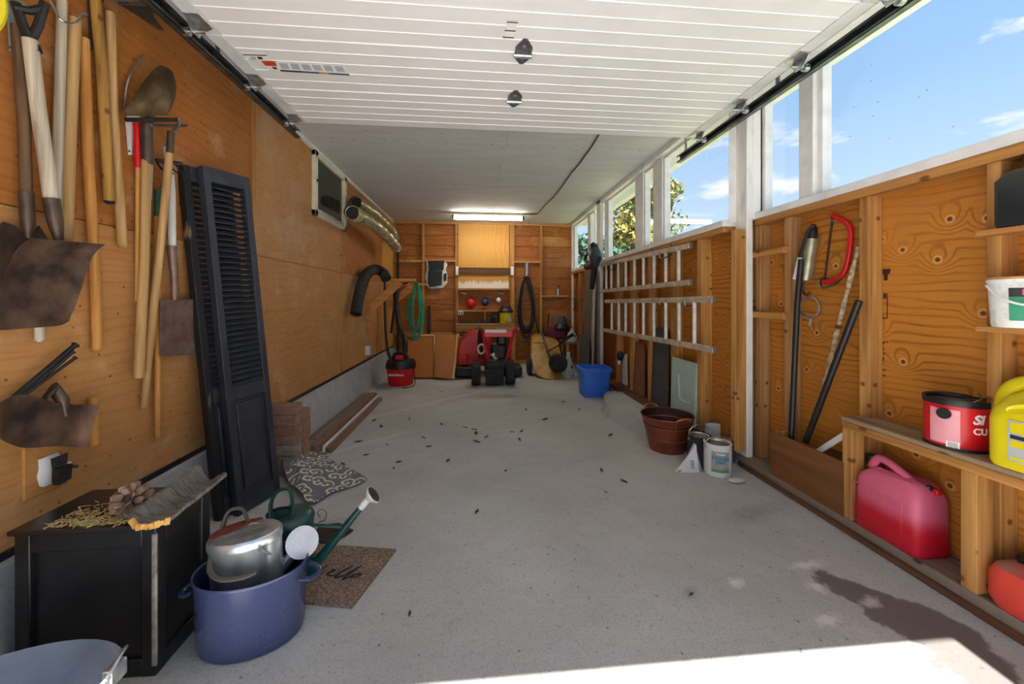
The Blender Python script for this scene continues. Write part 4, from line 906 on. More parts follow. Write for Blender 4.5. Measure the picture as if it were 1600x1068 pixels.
# ------------------------------------------------------------------ green watering can behind
m_green = mat('dark_green_enamel', '1c4e4c', '15413f', 6, 0.3); m_greyr = mat('grey_rose', 'd9d8d2', 'b5b3ab', 20, 0.5)
bx_, by_ = -0.745, 1.61
t = T('watering_can', 'dark green watering can with long spout behind the blue pot', 'watering can', 'watering cans')
t.p('body', MB().lathe((bx_, by_, 0), [(0.0, 0.0), (0.088, 0.0), (0.091, 0.004), (0.089, 0.01), (0.084, 0.24), (0.088, 0.246)], 36, caps=(0, 0)), m_green)
t.p('top', MB().lathe((bx_, by_, 0), [(0.088, 0.246), (0.084, 0.258), (0.065, 0.272), (0.0, 0.278)], 36, caps=(0, 0)), m_green)
t.p('filler', MB().lathe((bx_-0.04, by_-0.01, 0.26), [(0.042, 0), (0.044, 0.02), (0.038, 0.02), (0.036, 0.0)], 24), m_black)
t.p('handle', MB().tube(smooth_path([(bx_-0.05, by_-0.04, 0.24), (bx_-0.06, by_-0.03, 0.32), (bx_-0.04, by_-0.02, 0.365), (bx_+0.0, by_-0.01, 0.368), (bx_+0.022, by_-0.03, 0.32), (bx_+0.025, by_-0.05, 0.24)], 7), 0.014, 8, flat=0.45), m_green)
tip = atD(566, 790, 1.58); s0 = atD(487, 888, 1.53); s = t.p('spout', MB().tube([s0, s0.lerp(tip, 0.5), tip], [0.022, 0.016, 0.012], 14), m_green)
ax = (tip-s0).normalized(); q = ax.to_track_quat('Z', 'Y').to_matrix()
t.p('rose_neck', MB().lathe(tip, [(0.014, -0.01), (0.015, 0.03), (0.013, 0.034)], 18, M=q), m_greyr, s)
axr = (ax+V((0.5, 0, 0.15))).normalized(); q2 = axr.to_track_quat('Z', 'Y').to_matrix(); t.p('rose', MB().lathe(tip+ax*0.03, [(0.012, 0.0), (0.03, 0.02), (0.038, 0.028), (0.037, 0.032), (0.0, 0.034)], 24, M=q2), m_greyr, s)
t.p('rose_face', MB().lathe(tip+ax*0.03, [(0.033, 0.0335), (0.0, 0.0365)], 20, M=q2), m_rustd, s)
t.p('spout_brace', MB().beam((bx_+0.06, by_-0.03, 0.238), s0.lerp(tip, 0.66), 0.016, 0.005), m_green); t.done()
# ------------------------------------------------------------------ door mat with script lettering
xx = NT('coir_mat'); f = xx.noise(140, 4, 0.7); b_ = xx.noise(8, 4); xx.col(xx.mixc(xx.sm(f, 0.38, 0.65), srgb('6e5d50'), xx.mixc(xx.sm(b_, 0.3, 0.7), srgb('b39d8c'), srgb('a38a78')))); m_mat = xx.pr(0.95, 0, 0.1).bump(f, 0.6, 0.006).m
mc = [onZ(u, v) for u, v in ((498, 853), (619, 861), (550, 951), (462, 943))]
t = T('door_mat', 'worn coir door mat with black cursive lettering', 'door mat'); t.p('mat', MB().slab([V((p.x, p.y, 0.001)) for p in mc], (0, 0, 0.011)), m_mat)
Z = 0.0135; q = lambda u, v: onZ(u, v, Z); zx = lambda x, y: q(460+x/8.9, 840+y/8.9)
for nm, pts in (('letter', [(290, 490), (380, 430), (470, 375)]), ('letter', [(440, 505), (560, 455), (530, 440), (460, 510), (555, 520)]), ('letter', [(550, 525), (700, 440), (815, 385), (700, 445), (560, 545), (660, 525)]), ('letter', [(660, 535), (820, 445), (935, 385), (830, 450), (670, 570), (760, 545)]), ('letter', [(760, 548), (830, 505), (930, 500), (870, 535), (800, 548), (830, 510)])):
    t.p(nm, MB().tube(smooth_path([zx(x, y) for x, y in pts], 6), 0.0042, 6, flat=0.3), m_black)
t.done()
one('black_flat_piece', MB().slab([onZ(u, v, 0.003) for u, v in ((486, 838), (500, 822), (530, 818), (552, 829), (528, 845), (505, 852))], (0, 0, 0.006)), m_rubber, 'thin flat black piece lying behind the green spout', 'scrap')  # thin flat black piece on the floor behind the mat
one('dead_stalk', MB().tube(smooth_path([onZ(500, 808, 0.01), onZ(496, 800, 0.05), onZ(503, 795, 0.03), onZ(510, 801, 0.06), onZ(507, 812, 0.01), onZ(498, 815, 0.02)], 6), 0.0018, 5), m_brownY, 'tangle of thin dry stalk beside the green watering can', 'stalk')
# ------------------------------------------------------------------ crumpled patterned rug
xx = NT('damask_rug'); w_ = xx.n('ShaderNodeTexVoronoi', voronoi_dimensions='2D'); w_.inputs['Scale'].default_value = 13.0; xx.l(xx.co, w_.inputs['Vector']); sb_ = xx.n('ShaderNodeVectorMath', operation='SUBTRACT'); xx.l(xx.co, sb_.inputs[0]); xx.l(w_.outputs['Position'], sb_.inputs[1]); sq_ = xx.n('ShaderNodeSeparateXYZ'); xx.l(sb_.outputs[0], sq_.inputs[0])
d_ = xx.math('SINE', xx.math('ADD', xx.math('ARCTAN2', sq_.outputs['Y'], sq_.outputs['X']), xx.math('MULTIPLY', w_.outputs['Distance'], 13.0))); pat = xx.math('MULTIPLY', xx.sm(d_, 0.25, 0.4), xx.sm(w_.outputs['Distance'], 0.62, 0.55))
reg = xx.sm(xx.noise(5.0, 1), 0.36, 0.40); fb = xx.noise(300, 2)
gc = xx.mixc(xx.sm(fb, 0.4, 0.6), srgb('6a6e76'), srgb('83878f')); xx.col(xx.mixc(xx.math('MULTIPLY', pat, reg), gc, srgb('ded7c2'))); m_rug = xx.pr(0.95, 0, 0.1).bump(fb, 0.4, 0.003).m
rows = []; nn = 26
cA, cB, cC, cD = onZ(426, 716), onZ(497, 708), onZ(566, 757), onZ(470, 800)
for i in range(nn+1):
    a = i/nn; row = []
    for j in range(nn+1):
        b = j/nn; p = cA.lerp(cB, b).lerp(cD.lerp(cC, b), a)
        z = 0.006 + 0.10*math.exp(-((a-0.05)*2.6)**2-((b-0.22)*2.8)**2) + 0.05*math.exp(-((a-0.38)*2.5)**2-((b-0.32)*2.2)**2) + 0.030*abs(math.sin(a*5+b*3))*(1-b)*0.9 + 0.012*math.sin(a*9+b*11)*(1-b)
        z += 0.022*math.exp(-((b-1)*7)**2)*math.exp(-((a-0.75)*3)**2)
        wob = V((0.02*math.sin(b*7+1), 0.025*math.sin(a*6+2), 0))
        row.append(V((p.x, p.y, max(0.004, z)))+wob)
    rows.append(row)
one('patterned_rug', MB().grid(rows, (0, 0, 0.006)), m_rug, 'crumpled grey rug with cream scroll pattern beside the shutters', 'rug')
# ------------------------------------------------------------------ leaf litter on the floor
m_leafd = mat('dry_leaf', '4a3f34', '33291f', 30, 0.8, rnd=True)
spots = [(545, 653), (520, 652), (585, 657), (690, 612), (690, 663), (727, 668), (741, 671), (744, 677), (662, 684), (596, 666), (605, 695), (560, 690), (572, 711), (623, 722), (615, 732), (700, 720), (745, 690), (760, 683), (800, 675), (815, 674), (812, 687), (670, 698), (536, 725), (790, 736), (745, 800), (822, 640), (852, 655), (880, 628), (905, 640), (954, 680), (975, 752), (940, 735), (947, 770), (640, 655), (1080, 930), (1000, 640), (640, 960), (490, 703), (480, 698), (505, 708)]
for i, (u, v) in enumerate(spots):
    p = onZ(u, v); a = random.uniform(0, 3.1); l = random.uniform(0.018, 0.042)*(1.0 if v < 700 else 0.7 if v < 850 else 0.35); w = l*random.uniform(0.25, 0.5); c_, s_ = math.cos(a), math.sin(a)
    pts = [(x*c_-y*s_+p.x, x*s_+y*c_+p.y, 0.0015+z) for x, y, z in ((-l, 0, 0), (-l*0.3, w, 0.006), (l*0.4, w*0.8, 0.004), (l, 0, 0.008), (l*0.3, -w, 0.002), (-l*0.4, -w*0.7, 0.005))]
    one('leaf_fragment', MB().slab(pts, (0, 0, 0.0015)), m_leafd, 'small dark dry leaf fragment on the concrete floor', 'leaf', 'dry leaf fragments on the floor')
for u, v, lab in ((1017, 691, 'thin white stick lying in front of the copper tub'), (635, 955, None)):
    p = onZ(u-14, v, 0.003); q_ = onZ(u+12, v-2, 0.003)
    if lab: one('stick', MB().beam(p, q_, 0.006, 0.005), m_white, lab, 'stick')
# ================================================================== BACK OF THE GARAGE
def bw(u, v, o): return BW(u, v, o)
def bbox(u0, u1, v0, v1, o0, o1):
    """box in front of the back wall; the pixel frame is read at the front face (o1 from the wall)"""
    a = BW(u0, v1, o1); b = BW(u1, v0, o1); return MB().bx(a.x, b.x, B-o1, B-o0, a.z, b.z)
# upper plywood sheet, rail with white brackets, shelves
one('plywood_sheet', bbox(716, 795.5, 351, 418, 0.077, 0.09), m_plyB, 'pale plywood sheet closing the upper cabinet on the back wall', 'plywood', bevel=0.003)
m_torn = NT('torn_plywood'); f = m_torn.noise(1.0, 5, 0.7, co=m_torn.map((26, 26, 5))); sz = m_torn.n('ShaderNodeSeparateXYZ'); m_torn.l(m_torn.tc.outputs['Generated'], sz.inputs[0])
m_torn.col(m_torn.mixc(m_torn.sm(m_torn.math('ADD', sz.outputs['Z'], m_torn.math('MULTIPLY', f, 0.9)), 1.05, 0.8), srgb('cf9748'), srgb('e9e2d4'))); m_torn = m_torn.pr(0.8).m
one('plywood_sheet', bbox(716, 795.5, 428, 451, 0.077, 0.085), m_torn, 'torn plywood strip with white splintered lower edge', 'plywood', bevel=0.002)
t = T('sliding_rail', 'dark wooden rail across the upper cabinet with white end brackets', 'rail'); t.p('rail', bbox(716, 796, 419.5, 427, 0.09, 0.125), wood('dark_rail', '6a4a30', '4a321e', 'X'), bevel=0.003)
for u in (714, 800.5): t.p('end_bracket', bbox(u-2.2, u+2.2, 416, 429.5, 0.075, 0.13), m_wbr, bevel=0.003)
t.done()
one('shelf', bbox(716, 797, 450, 452.5, 0.0, 0.16), m_studX, 'thin upper shelf above the hanging balls', 'shelf', bevel=0.002)
one('shelf', bbox(714.5, 797, 484, 487, 0.0, 0.18), m_studX, 'narrow lower shelf under the hanging balls', 'shelf', bevel=0.002)
one('shelf', bbox(847, 888, 461, 463.5, 0.0, 0.11), m_studX, 'small shelf with a silver bottle right of the black hose', 'shelf', bevel=0.002)
one('upright_board', bbox(756.5, 759, 487, 506, 0.0, 0.17), m_studX, 'short upright under the lower shelf', 'divider', bevel=0.002)
t = T('workbench', 'timber workbench along the back wall behind the red machine', 'workbench')
t.p('top', bbox(712, 805, 505.5, 508.5, 0.077, 0.42), m_studX, bevel=0.003); t.p('apron', bbox(712, 805, 508.5, 518, 0.38, 0.42), m_studX, bevel=0.003)
for u in (715, 802): a = BW(u, 515, 0.39); t.p('leg', MB().bx(a.x-0.035, a.x+0.035, B-0.40, B-0.33, 0, a.z), m_studZ, bevel=0.003)
t.done()
for i, u in enumerate((719, 778)): one('peg', MB().tube([BW(u, 457, 0), BW(u+1, 457, 0.1), BW(u+9, 459, 0.14)], 0.006, 6), m_wbr, ('left' if i == 0 else 'right')+' white peg above the hanging balls', 'peg', 'white pegs on back wall')
def ball(label, u, v, r, m, nm):
    p = BW(u, v, 0.12); t = T(nm, label, 'ball', 'round things on the back wall'); t.p('body', MB().sph(p, r, 18, (1, 0.9, 1)), m)
    t.p('neck', MB().lathe((p.x, p.y, p.z+r*0.9), [(r*0.35, 0), (r*0.4, r*0.25), (r*0.2, r*0.3)], 12), m); t.p('hook', MB().tube([(p.x, p.y, p.z+r), (p.x, p.y, p.z+r+0.03), (p.x, B-0.0, p.z+r+0.05)], 0.004, 6), m_galvd); t.done()
ball('red glass ball hanging on the back wall', 736, 474, 0.088, m_redp, 'hanging_ball')
ball('blue glass ball hanging between the red and white ones', 758, 472, 0.066, mat('blue_glass', '24408c', '1a3070', 6, 0.25), 'hanging_ball')
ball('small white bulb hanging beside the blue ball', 779, 469, 0.045, m_stw, 'hanging_ball')
t = T('pail', 'yellow pail with black lid standing on the workbench', 'pail'); ZBN = BW(712, 505.5, 0.42).z+0.001; p = BW(790.5, 505, 0.30); p.z = ZBN; w = (BW(801, 500, 0.25).x-BW(780, 500, 0.25).x)/2; z1 = BW(790, 487, 0.25).z; z2 = BW(790, 478, 0.25).z
t.p('body', MB().lathe((p.x, p.y, p.z), [(w*0.86, 0), (w*0.9, 0.01), (w, z1-p.z)], 24), m_yel); t.p('lid', MB().lathe((p.x, p.y, z1), [(w*1.06, -0.01), (w*1.07, 0.02), (w*0.8, (z2-z1)*0.6), (w*0.7, z2-z1), (0, z2-z1)], 24), m_black)
t.p('paper_label', MB().slab([(p.x+w*0.25, p.y-w*0.94, p.z+0.03), (p.x+w*0.7, p.y-w*0.74, p.z+0.03), (p.x+w*0.7, p.y-w*0.76, p.z+0.12), (p.x+w*0.25, p.y-w*0.97, p.z+0.12)], (0, -0.012, 0)), m_stg); t.done()
p = BW(774, 505.5, 0.28); p.z = ZBN; t = T('canister', 'black canister beside the yellow pail', 'canister'); t.p('body', MB().lathe(p, [(0.055, 0), (0.06, 0.01), (0.06, 0.13), (0.045, 0.15), (0, 0.15)], 18), m_rubber); t.p('cap', MB().lathe(p+V((0, 0, 0.15)), [(0.025, 0), (0.025, 0.025), (0, 0.025)], 12), m_black); t.done()
for i, (u, w, h, lab) in enumerate(((722, 0.05, 0.03, 'flat dark wrench at the left end of the bench'), (730, 0.06, 0.035, 'dark clamp lying left of centre on the bench'), (738, 0.045, 0.05, 'small dark vice jaw on the bench'), (746, 0.06, 0.04, 'dark socket set on the bench under the blue ball'), (754, 0.04, 0.055, 'dark spool standing mid bench'), (763, 0.05, 0.07, 'reddish dark tool box on the bench near the canister'))):
    p = BW(u, 505.5, 0.25); p.z = ZBN; t = T('bench_tool', lab, 'tool', 'small tools on the workbench')
    t.p('body', MB().bx(p.x-w, p.x+w, p.y-0.05, p.y+0.05, p.z, p.z+h*0.6), m_blackm, bevel=0.008); t.p('knob', MB().lathe((p.x+w*0.4, p.y, p.z+h*0.55), [(0.02, 0), (0.024, h*0.3), (0.012, h*0.55), (0, h*0.55)], 10), m_rustd); t.done()
t = T('electric_outlet', 'white double outlet under the lower shelf on the back wall', 'outlet'); t.p('plate', bbox(715.5, 724, 485.5, 491.5, 0.16, 0.185), m_wbr, bevel=0.003)
for u in (718, 721.5): t.p('socket', bbox(u-0.9, u+0.9, 487, 490, 0.185, 0.19), m_black)
t.done()
open_bag('larger black bag with white plastic edge hung on the back wall', lambda x, y, o: BW(mix(664, 700, x), mix(451, 406, y), 0.03+o), (0, -1, 0), 1.0)
# black hose coil on a steel pipe
t = T('wall_pipe', 'short shiny steel pipe above the black hose coil', 'pipe'); a, b = BW(822.5, 411, 0.08), BW(822.5, 431, 0.08); t.p('pipe', MB().tube([a, b], 0.035, 14), m_galv); t.p('pin', MB().tube([BW(822.5, 430, 0), BW(822.5, 430, 0.16)], 0.012, 8), m_galv); t.done()
path = []
for k in range(7):
    w = random.uniform(11, 17); bot = random.uniform(505, 531)
    for j in range(22):
        a = 2*math.pi*j/22; path.append(BW(822.5+(w*math.sin(a))*(0.45+0.55*(1-math.cos(a))/2)+random.uniform(-0.2, 0.2), mix(430, bot, (1-math.cos(a))/2), 0.10+0.03*math.sin(a+k)))
path += [BW(832, 480, 0.12), BW(838, 505, 0.14), BW(842, 520, 0.14)]
one('black_hose', MB().tube(smooth_path(path, 2), 0.014, 7), m_rubber, 'coiled black rubber hose hanging from the steel pipe', 'hose')
t = T('bottle', 'small silver spray bottle with dark cap on the little shelf', 'bottle'); p = BW(872, 461, 0.06); t.p('body', MB().lathe(p, [(0.028, 0), (0.03, 0.02), (0.03, 0.09), (0.012, 0.12), (0.012, 0.14)], 14), m_galv); t.p('cap', MB().lathe(p+V((0, 0, 0.14)), [(0.016, 0), (0.016, 0.035), (0, 0.04)], 10), m_black); t.done()
# ------------------------------------------------------------------ fluorescent fixture and ceiling cable
fx0, fx1 = onZ(707, 333, CEIL).x, onZ(818, 335, CEIL).x; fy = onZ(762, 333, CEIL).y
m_tube = NT('fluorescent_tube'); m_tube.b.inputs['Emission Color'].default_value = (1.0, 0.93, 0.82, 1); m_tube.b.inputs['Emission Strength'].default_value = 22.0; m_tube = m_tube.col((0.9, 0.9, 0.88, 1)).m  # emission added to brighten the back of the room; tubes are otherwise unlit
m_cream = mat('cream_fixture', 'e8ddbf', 'd8caa4', 8, 0.45)
t = T('ceiling_light', 'cream fluorescent strip light under the ceiling near the back wall', 'light')
t.p('housing', MB().slab([(fx0, fy-0.05, CEIL-0.045), (fx0, fy+0.05, CEIL-0.045), (fx0, fy+0.03, CEIL-0.005), (fx0, fy-0.03, CEIL-0.005)], (fx1-fx0, 0, 0)), m_cream, bevel=0.003)
for x in (fx0+0.015, fx1-0.015): t.p('socket', MB().bx(x-0.012, x+0.012, fy-0.045, fy+0.045, CEIL-0.10, CEIL-0.04), m_black, bevel=0.003)
for dy in (-0.025, 0.025): t.p('tube', MB().tube([(fx0+0.025, fy+dy, CEIL-0.085), (fx1-0.025, fy+dy, CEIL-0.085)], 0.0165, 12), m_tube, label='white tube with glow added to fill the back')
t.p('pull_chain', MB().tube(smooth_path([(fx0, fy, CEIL-0.03), (fx0-0.03, fy, CEIL-0.08), (fx0-0.02, fy, CEIL-0.16), (fx0+0.02, fy, CEIL-0.23)], 5), 0.004, 6), m_black)
t.p('pull_chain', MB().tube(smooth_path([(fx1, fy, CEIL-0.03), (fx1+0.005, fy, CEIL-0.1), (fx1-0.02, fy, CEIL-0.16), (fx1-0.08, fy, CEIL-0.22)], 5), 0.004, 6), m_black); t.done()
one('ceiling_cable', MB().tube(smooth_path([onZ(u, v, CEIL-0.008) for u, v in ((936, 210), (925, 228), (912, 246), (905, 256), (893, 270), (886, 280), (874, 297), (862, 311), (850, 322), (843, 331), (836, 334.5), (820, 334))], 5), 0.007, 7), m_brownY, 'dark cable running along the ceiling to the strip light', 'cable')
# ------------------------------------------------------------------ leaning framed panels, board
m_edge = wood('pale_strip_wood', 'dfba84', 'b98f58', 'Z', 30, 0.7, False); m_pnl = ply('brown_panel', 'a8682c', '7c4818', 'Y', 30, False, contrast=0.7)
def lean(name, label, bl, br, tl, tr, Yb, Yt, th, m, fm=None, cat='panel', fw=0.03):
    a, b = onY(*bl, Yb), onY(*br, Yb); c, d = onY(*tr, Yt), onY(*tl, Yt); a.z = max(a.z, 0.0); b.z = max(b.z, 0.0)
    n = (b-a).cross(d-a).normalized(); n = n if n.y < 0 else -n
    t = T(name, label, cat); t.p('sheet', MB().slab([a, b, c, d], -n*th), m)
    if fm:
        for k, (p, q) in enumerate(((a, d), (b, c), (d, c))):
            if fm[k]: t.p('frame_strip', MB().beam(p+n*0.01, q+n*0.01, fw, 0.03, n), fm[k], bevel=0.002)
    t.done()
lean('framed_panel', 'framed plywood panel leaning against the back wall beside the vacuum', (630, 589), (681, 589), (630, 525), (679, 525), 5.55, 6.3, 0.015, m_pnl, (None, m_edge, m_edge))
lean('framed_panel', 'plain plywood panel with one pale edge strip leaning left of the red machine', (680, 588), (708, 592), (681, 523), (715, 523), 5.45, 6.25, 0.015, m_pnl, (None, m_edge, None))
one('lumber_offcut', MB().beam(onY(716, 529, 6.1), onY(734, 534, 6.0), 0.04, 0.085), m_studX, 'short pale offcut sticking out beside the red shroud', 'offcut', bevel=0.003)
one('black_plank', MB().bx(BW(667.5, 500, 0.09).x, BW(672.5, 500, 0.09).x, B-0.09, B-0.06, BW(670, 521, 0.09).z, BW(670, 478, 0.09).z), m_black, 'narrow black plank standing beside the green hose', 'plank', bevel=0.003)
# ------------------------------------------------------------------ shop vacuum
vp = onZ(625, 596); vp = V((-1.02, 5.25, 0)); vr = 0.185
t = T('shop_vacuum', 'red and black wet dry shop vacuum in the back left corner', 'vacuum')
t.p('drum', MB().lathe(vp, [(vr*0.78, 0.02), (vr*0.84, 0.0), (vr*0.88, 0.03), (vr*1.0, 0.21), (vr*1.02, 0.225)], 32), m_redp)
t.p('head', MB().lathe(vp, [(vr*1.06, 0.225), (vr*1.07, 0.27), (vr*1.0, 0.305), (vr*0.95, 0.33), (vr*0.6, 0.345), (vr*0.55, 0.39), (vr*0.3, 0.41), (0, 0.41)], 32), m_black)
t.p('handle', MB().tube(smooth_path([vp+V((-0.1, -0.05, 0.33)), vp+V((-0.06, -0.07, 0.42)), vp+V((0.05, -0.07, 0.42)), vp+V((0.1, -0.05, 0.33))], 6), 0.018, 8), m_black)
t.p('switch_cover', MB().bx(vp.x-0.05, vp.x+0.05, vp.y-0.15, vp.y-0.06, 0.34, 0.40), m_redp, bevel=0.015)
fd = (CP-vp); fd.z = 0; fd.normalize(); fd = Matrix.Rotation(-0.35, 3, 'Z') @ fd; rt_ = V((-fd.y, fd.x, 0)); c_ = vp+fd*(vr*1.005)+V((0, 0, 0.155))
Mt = Matrix(((rt_.x, 0, fd.x, c_.x), (rt_.y, 0, fd.y, c_.y), (rt_.z, 1, fd.z, c_.z), (0, 0, 0, 1)))
t.p('lettering', text_mb('CRAFTSMAN', 0.036, Mt, 0.004, 0, 0.0008), m_stw)
t.p('hose', corr([vp+V((0.02, 0.1, 0.3)), vp+V((0.03, 0.14, 0.55)), onY(624, 510, 5.8), onY(619, 470, 5.9), onY(622, 450, 5.95)], 0.036, 18, 0.05), m_black)
t.p('cord', MB().tube(smooth_path([vp+V((0.17, -0.05, 0.28)), vp+V((0.20, -0.1, 0.08)), vp+V((0.19, -0.16, 0.008)), vp+V((0.1, -0.25, 0.006)), vp+V((0.06, -0.24, 0.006))], 6), 0.006, 6), m_black); t.done()
# ------------------------------------------------------------------ red walk-behind blower
Yw = 5.12
def oy(u, v, Y=Yw): return onY(u, v, Y)
m_tyre = mat('tyre', '26262a', '34343a', 16, 0.8); m_rim = mat('rim', 'd8d6d0', 'b5b2aa', 10, 0.5)
t = T('snow_blower', 'red walk behind snow blower with black tyres in front of the bench', 'snow blower')
for u in (744, 797):
    c = oy(u, 581); r = 0.158; w = 0.062; c.z = r
    i = t.p('wheel', MB().lathe((c.x, c.y, c.z), [(r*0.62, -w), (r*0.9, -w), (r, -w*0.7), (r, w*0.7), (r*0.9, w), (r*0.62, w)], 28, M=Ry(math.pi/2).to_3x3()), m_tyre)
    t.p('rim', MB().lathe((c.x, c.y, c.z), [(r*0.64, -w*0.9), (r*0.2, -w*0.5), (r*0.2, w*0.5), (r*0.64, w*0.9)], 20, M=Ry(math.pi/2).to_3x3()), m_rim, i)
    tr = MB()
    for k in range(18): a = 2*math.pi*k/18; tr.beam((c.x-w*0.7, c.y+math.cos(a)*r, c.z+math.sin(a)*r), (c.x+w*0.7, c.y+math.cos(a+0.1)*r, c.z+math.sin(a+0.1)*r), 0.018, 0.008, (0, math.cos(a), math.sin(a)))
    t.p('tread', tr, m_tyre, i, kind='stuff')
Yh = 4.95
A, Bq, Cc, Dd = oy(754, 516, Yh), oy(803, 516, Yh), oy(765, 572, Yw+0.05), oy(789, 572, Yw+0.05)
t.p('handle_bar', MB().tube([A, A.lerp(Cc, 0.6), Cc], 0.022, 10), m_red); t.p('handle_bar', MB().tube([Bq, Bq.lerp(Dd, 0.6), Dd], 0.022, 10), m_red)
E, F_ = oy(756, 521, Yh), oy(801, 521, Yh); i = t.p('control_panel', MB().beam(E, F_, 0.05, 0.085), m_red, bevel=0.006)
t.p('decal', MB().beam(oy(758, 517, Yh-0.03), oy(791, 517, Yh-0.03), 0.006, 0.04), m_stw, i)
t.p('crossbar', MB().tube([oy(763, 566, Yw), oy(790, 566, Yw)], 0.017, 10).tube([oy(762, 573, Yw), oy(790, 573, Yw)], 0.017, 10), m_red)
for u in (749, 808): g = oy(u, 513, Yh); h_ = A if u < 780 else Bq; t.p('grip', MB().tube([h_, g, g+V((0, -0.12, 0.01))], 0.018, 10), m_black if u < 780 else m_redp)
p0, p1 = oy(759, 576, Yw-0.10), oy(787, 600, Yw-0.10); t.p('rear_flap', MB().bx(p0.x, p1.x, Yw-0.11, Yw-0.09, 0.012, p0.z), m_rubber, bevel=0.01)
p = oy(779, 546, 5.4); i = t.p('engine', MB().bx(p.x-0.11, p.x+0.11, 5.28, 5.55, 0.30, 0.52), m_blackm, bevel=0.03)
t.p('fuel_tank', MB().bx(oy(776, 540, 5.3).x, oy(791, 540, 5.3).x, 5.24, 5.42, 0.50, 0.64), m_black, i, bevel=0.03)
t.p('air_filter', MB().lathe(oy(771, 558, 5.26), [(0.035, 0), (0.04, 0.03), (0.03, 0.06), (0, 0.06)], 14), m_galv, i)
t.p('muffler', MB().tube([oy(767, 553, 5.26), oy(776, 562, 5.26)], 0.03, 10), m_galv, i)
t.p('recoil_ring', MB().tube([oy(752, 545, 5.3)+V((0.045*math.cos(a), 0, 0.065*math.sin(a))) for a in [2*math.pi*k/16 for k in range(16)]], 0.014, 8, closed=True), m_cream, i)
c = oy(744, 548, 5.75); sh = []
for k in range(20):
    a = math.pi*k/19; sh.append((c.x+0.27*math.cos(a), 5.75, 0.36+0.30*math.sin(a)))
t.p('shroud', MB().slab([(c.x+0.27, 5.75, 0.14)]+sh+[(c.x-0.27, 5.75, 0.14)], (0, 0.3, 0)), m_red, bevel=0.02)
t.p('shroud_cap', MB().bx(oy(722, 560, 5.65).x, oy(730, 560, 5.65).x, 5.6, 5.72, oy(725, 569, 5.65).z, oy(725, 555, 5.65).z), m_redp, bevel=0.01)
t.p('chute', MB().tube(smooth_path([oy(752, 560, 5.35), oy(750, 535, 5.35), oy(751, 515, 5.2)], 5), [0.035]*10+[0.028], 10), m_blackm)
for u0, u1 in ((712, 738), (802, 815)): a, b = oy(u0, 593, 5.6), oy(u1, 577, 5.6); t.p('auger_housing', MB().bx(a.x, b.x, 5.5, 5.85, 0.03, 0.16), m_black, bevel=0.02)
t.p('axle', MB().tube([oy(744, 580), oy(797, 580)], 0.016, 8), m_blackm); t.p('gearbox', MB().bx(oy(758, 570).x, oy(790, 570).x, 5.1, 5.7, 0.1, 0.32), m_blackm, bevel=0.02); t.done()
# ------------------------------------------------------------------ wheelbarrow, tray to the camera
m_yb = mat('weathered_yellow_tray', 'c09440', '94702e', 9, 0.5, bump=0.1)
zz = lambda x, y, Y: onY(800+x/8.217, 480+y/8.217, Y)
Yt, Yb_ = 6.2, 5.35
def tray(x, y): return zz(x, y, mix(Yt, Yb_, (y-350)/620))
out = [(262, 372), (300, 345), (372, 346), (410, 378), (470, 388), (545, 410), (580, 440), (608, 520), (628, 640), (655, 800), (655, 890), (620, 935), (560, 962), (500, 968), (430, 945), (345, 880), (285, 800), (255, 730), (244, 650), (250, 500)]
t = T('wheelbarrow', 'weathered yellow wheelbarrow stood on end against the back wall', 'wheelbarrow'); P_ = [tray(x, y) for x, y in out]
for p in P_: p.z = max(p.z, 0.012)
t.p('tray', MB().dish(P_, (0, -1, -0.35), 0.12, 0.006, 5), m_yb); t.p('rim', MB().tube([p+V((0, -0.005, 0)) for p in P_], 0.012, 7, closed=True), m_yb)
wc = zz(592, 715, 5.42); q = (Rz(0.9) @ Ry(math.pi/2)).to_3x3()
t.p('wheel', MB().lathe(wc, [(0.04, -0.05), (0.115, -0.045), (0.14, -0.02), (0.14, 0.02), (0.115, 0.045), (0.04, 0.05)], 24, M=q), m_tyre)
t.p('handle', MB().tube([zz(385, 330, 5.9), zz(430, 480, 5.55), zz(515, 720, 5.35)], 0.018, 8), m_black); t.p('leg', MB().tube([zz(440, 580, 5.5), zz(600, 480, 5.5), zz(640, 600, 5.5)], 0.014, 8), m_blackm)
t.p('handle', MB().tube([zz(610, 470, 5.55), zz(690, 405, 5.5), zz(782, 348, 5.42)], [0.02, 0.024, 0.026], 8), m_black)
t.p('strap', MB().tube([tray(295, 440), tray(295, 720)], 0.007, 6), m_rustd); t.p('strap', MB().tube([tray(265, 445)+V((0, -0.06, 0)), tray(400, 450)+V((0, -0.11, 0))], 0.007, 6), m_rustd); t.done()
# red push mower behind
t = T('push_mower', 'dark red push mower behind the wheelbarrow', 'mower'); p = zz(570, 340, 6.45)
t.p('deck', MB().bx(p.x-0.22, p.x+0.2, 6.42, 6.66, p.z-0.10, p.z+0.10), mat('dark_red', '7a1a1e', '5a1216', 8, 0.5), bevel=0.05); t.p('engine', MB().lathe((p.x+0.1, 6.45, p.z+0.05), [(0.12, 0), (0.14, 0.05), (0.1, 0.12), (0, 0.12)], 18), m_black)
t.p('handle', MB().tube([(p.x-0.2, 6.3, p.z), (p.x-0.12, 6.5, p.z+0.35)], 0.014, 8), m_blackm); t.p('handle', MB().tube([(p.x+0.2, 6.3, p.z), (p.x+0.14, 6.5, p.z+0.3)], 0.014, 8), m_blackm)
t.p('stand', MB().bx(p.x-0.22, p.x+0.2, 6.43, 6.65, 0.0, p.z-0.10), m_brownY, bevel=0.005)
t.done()
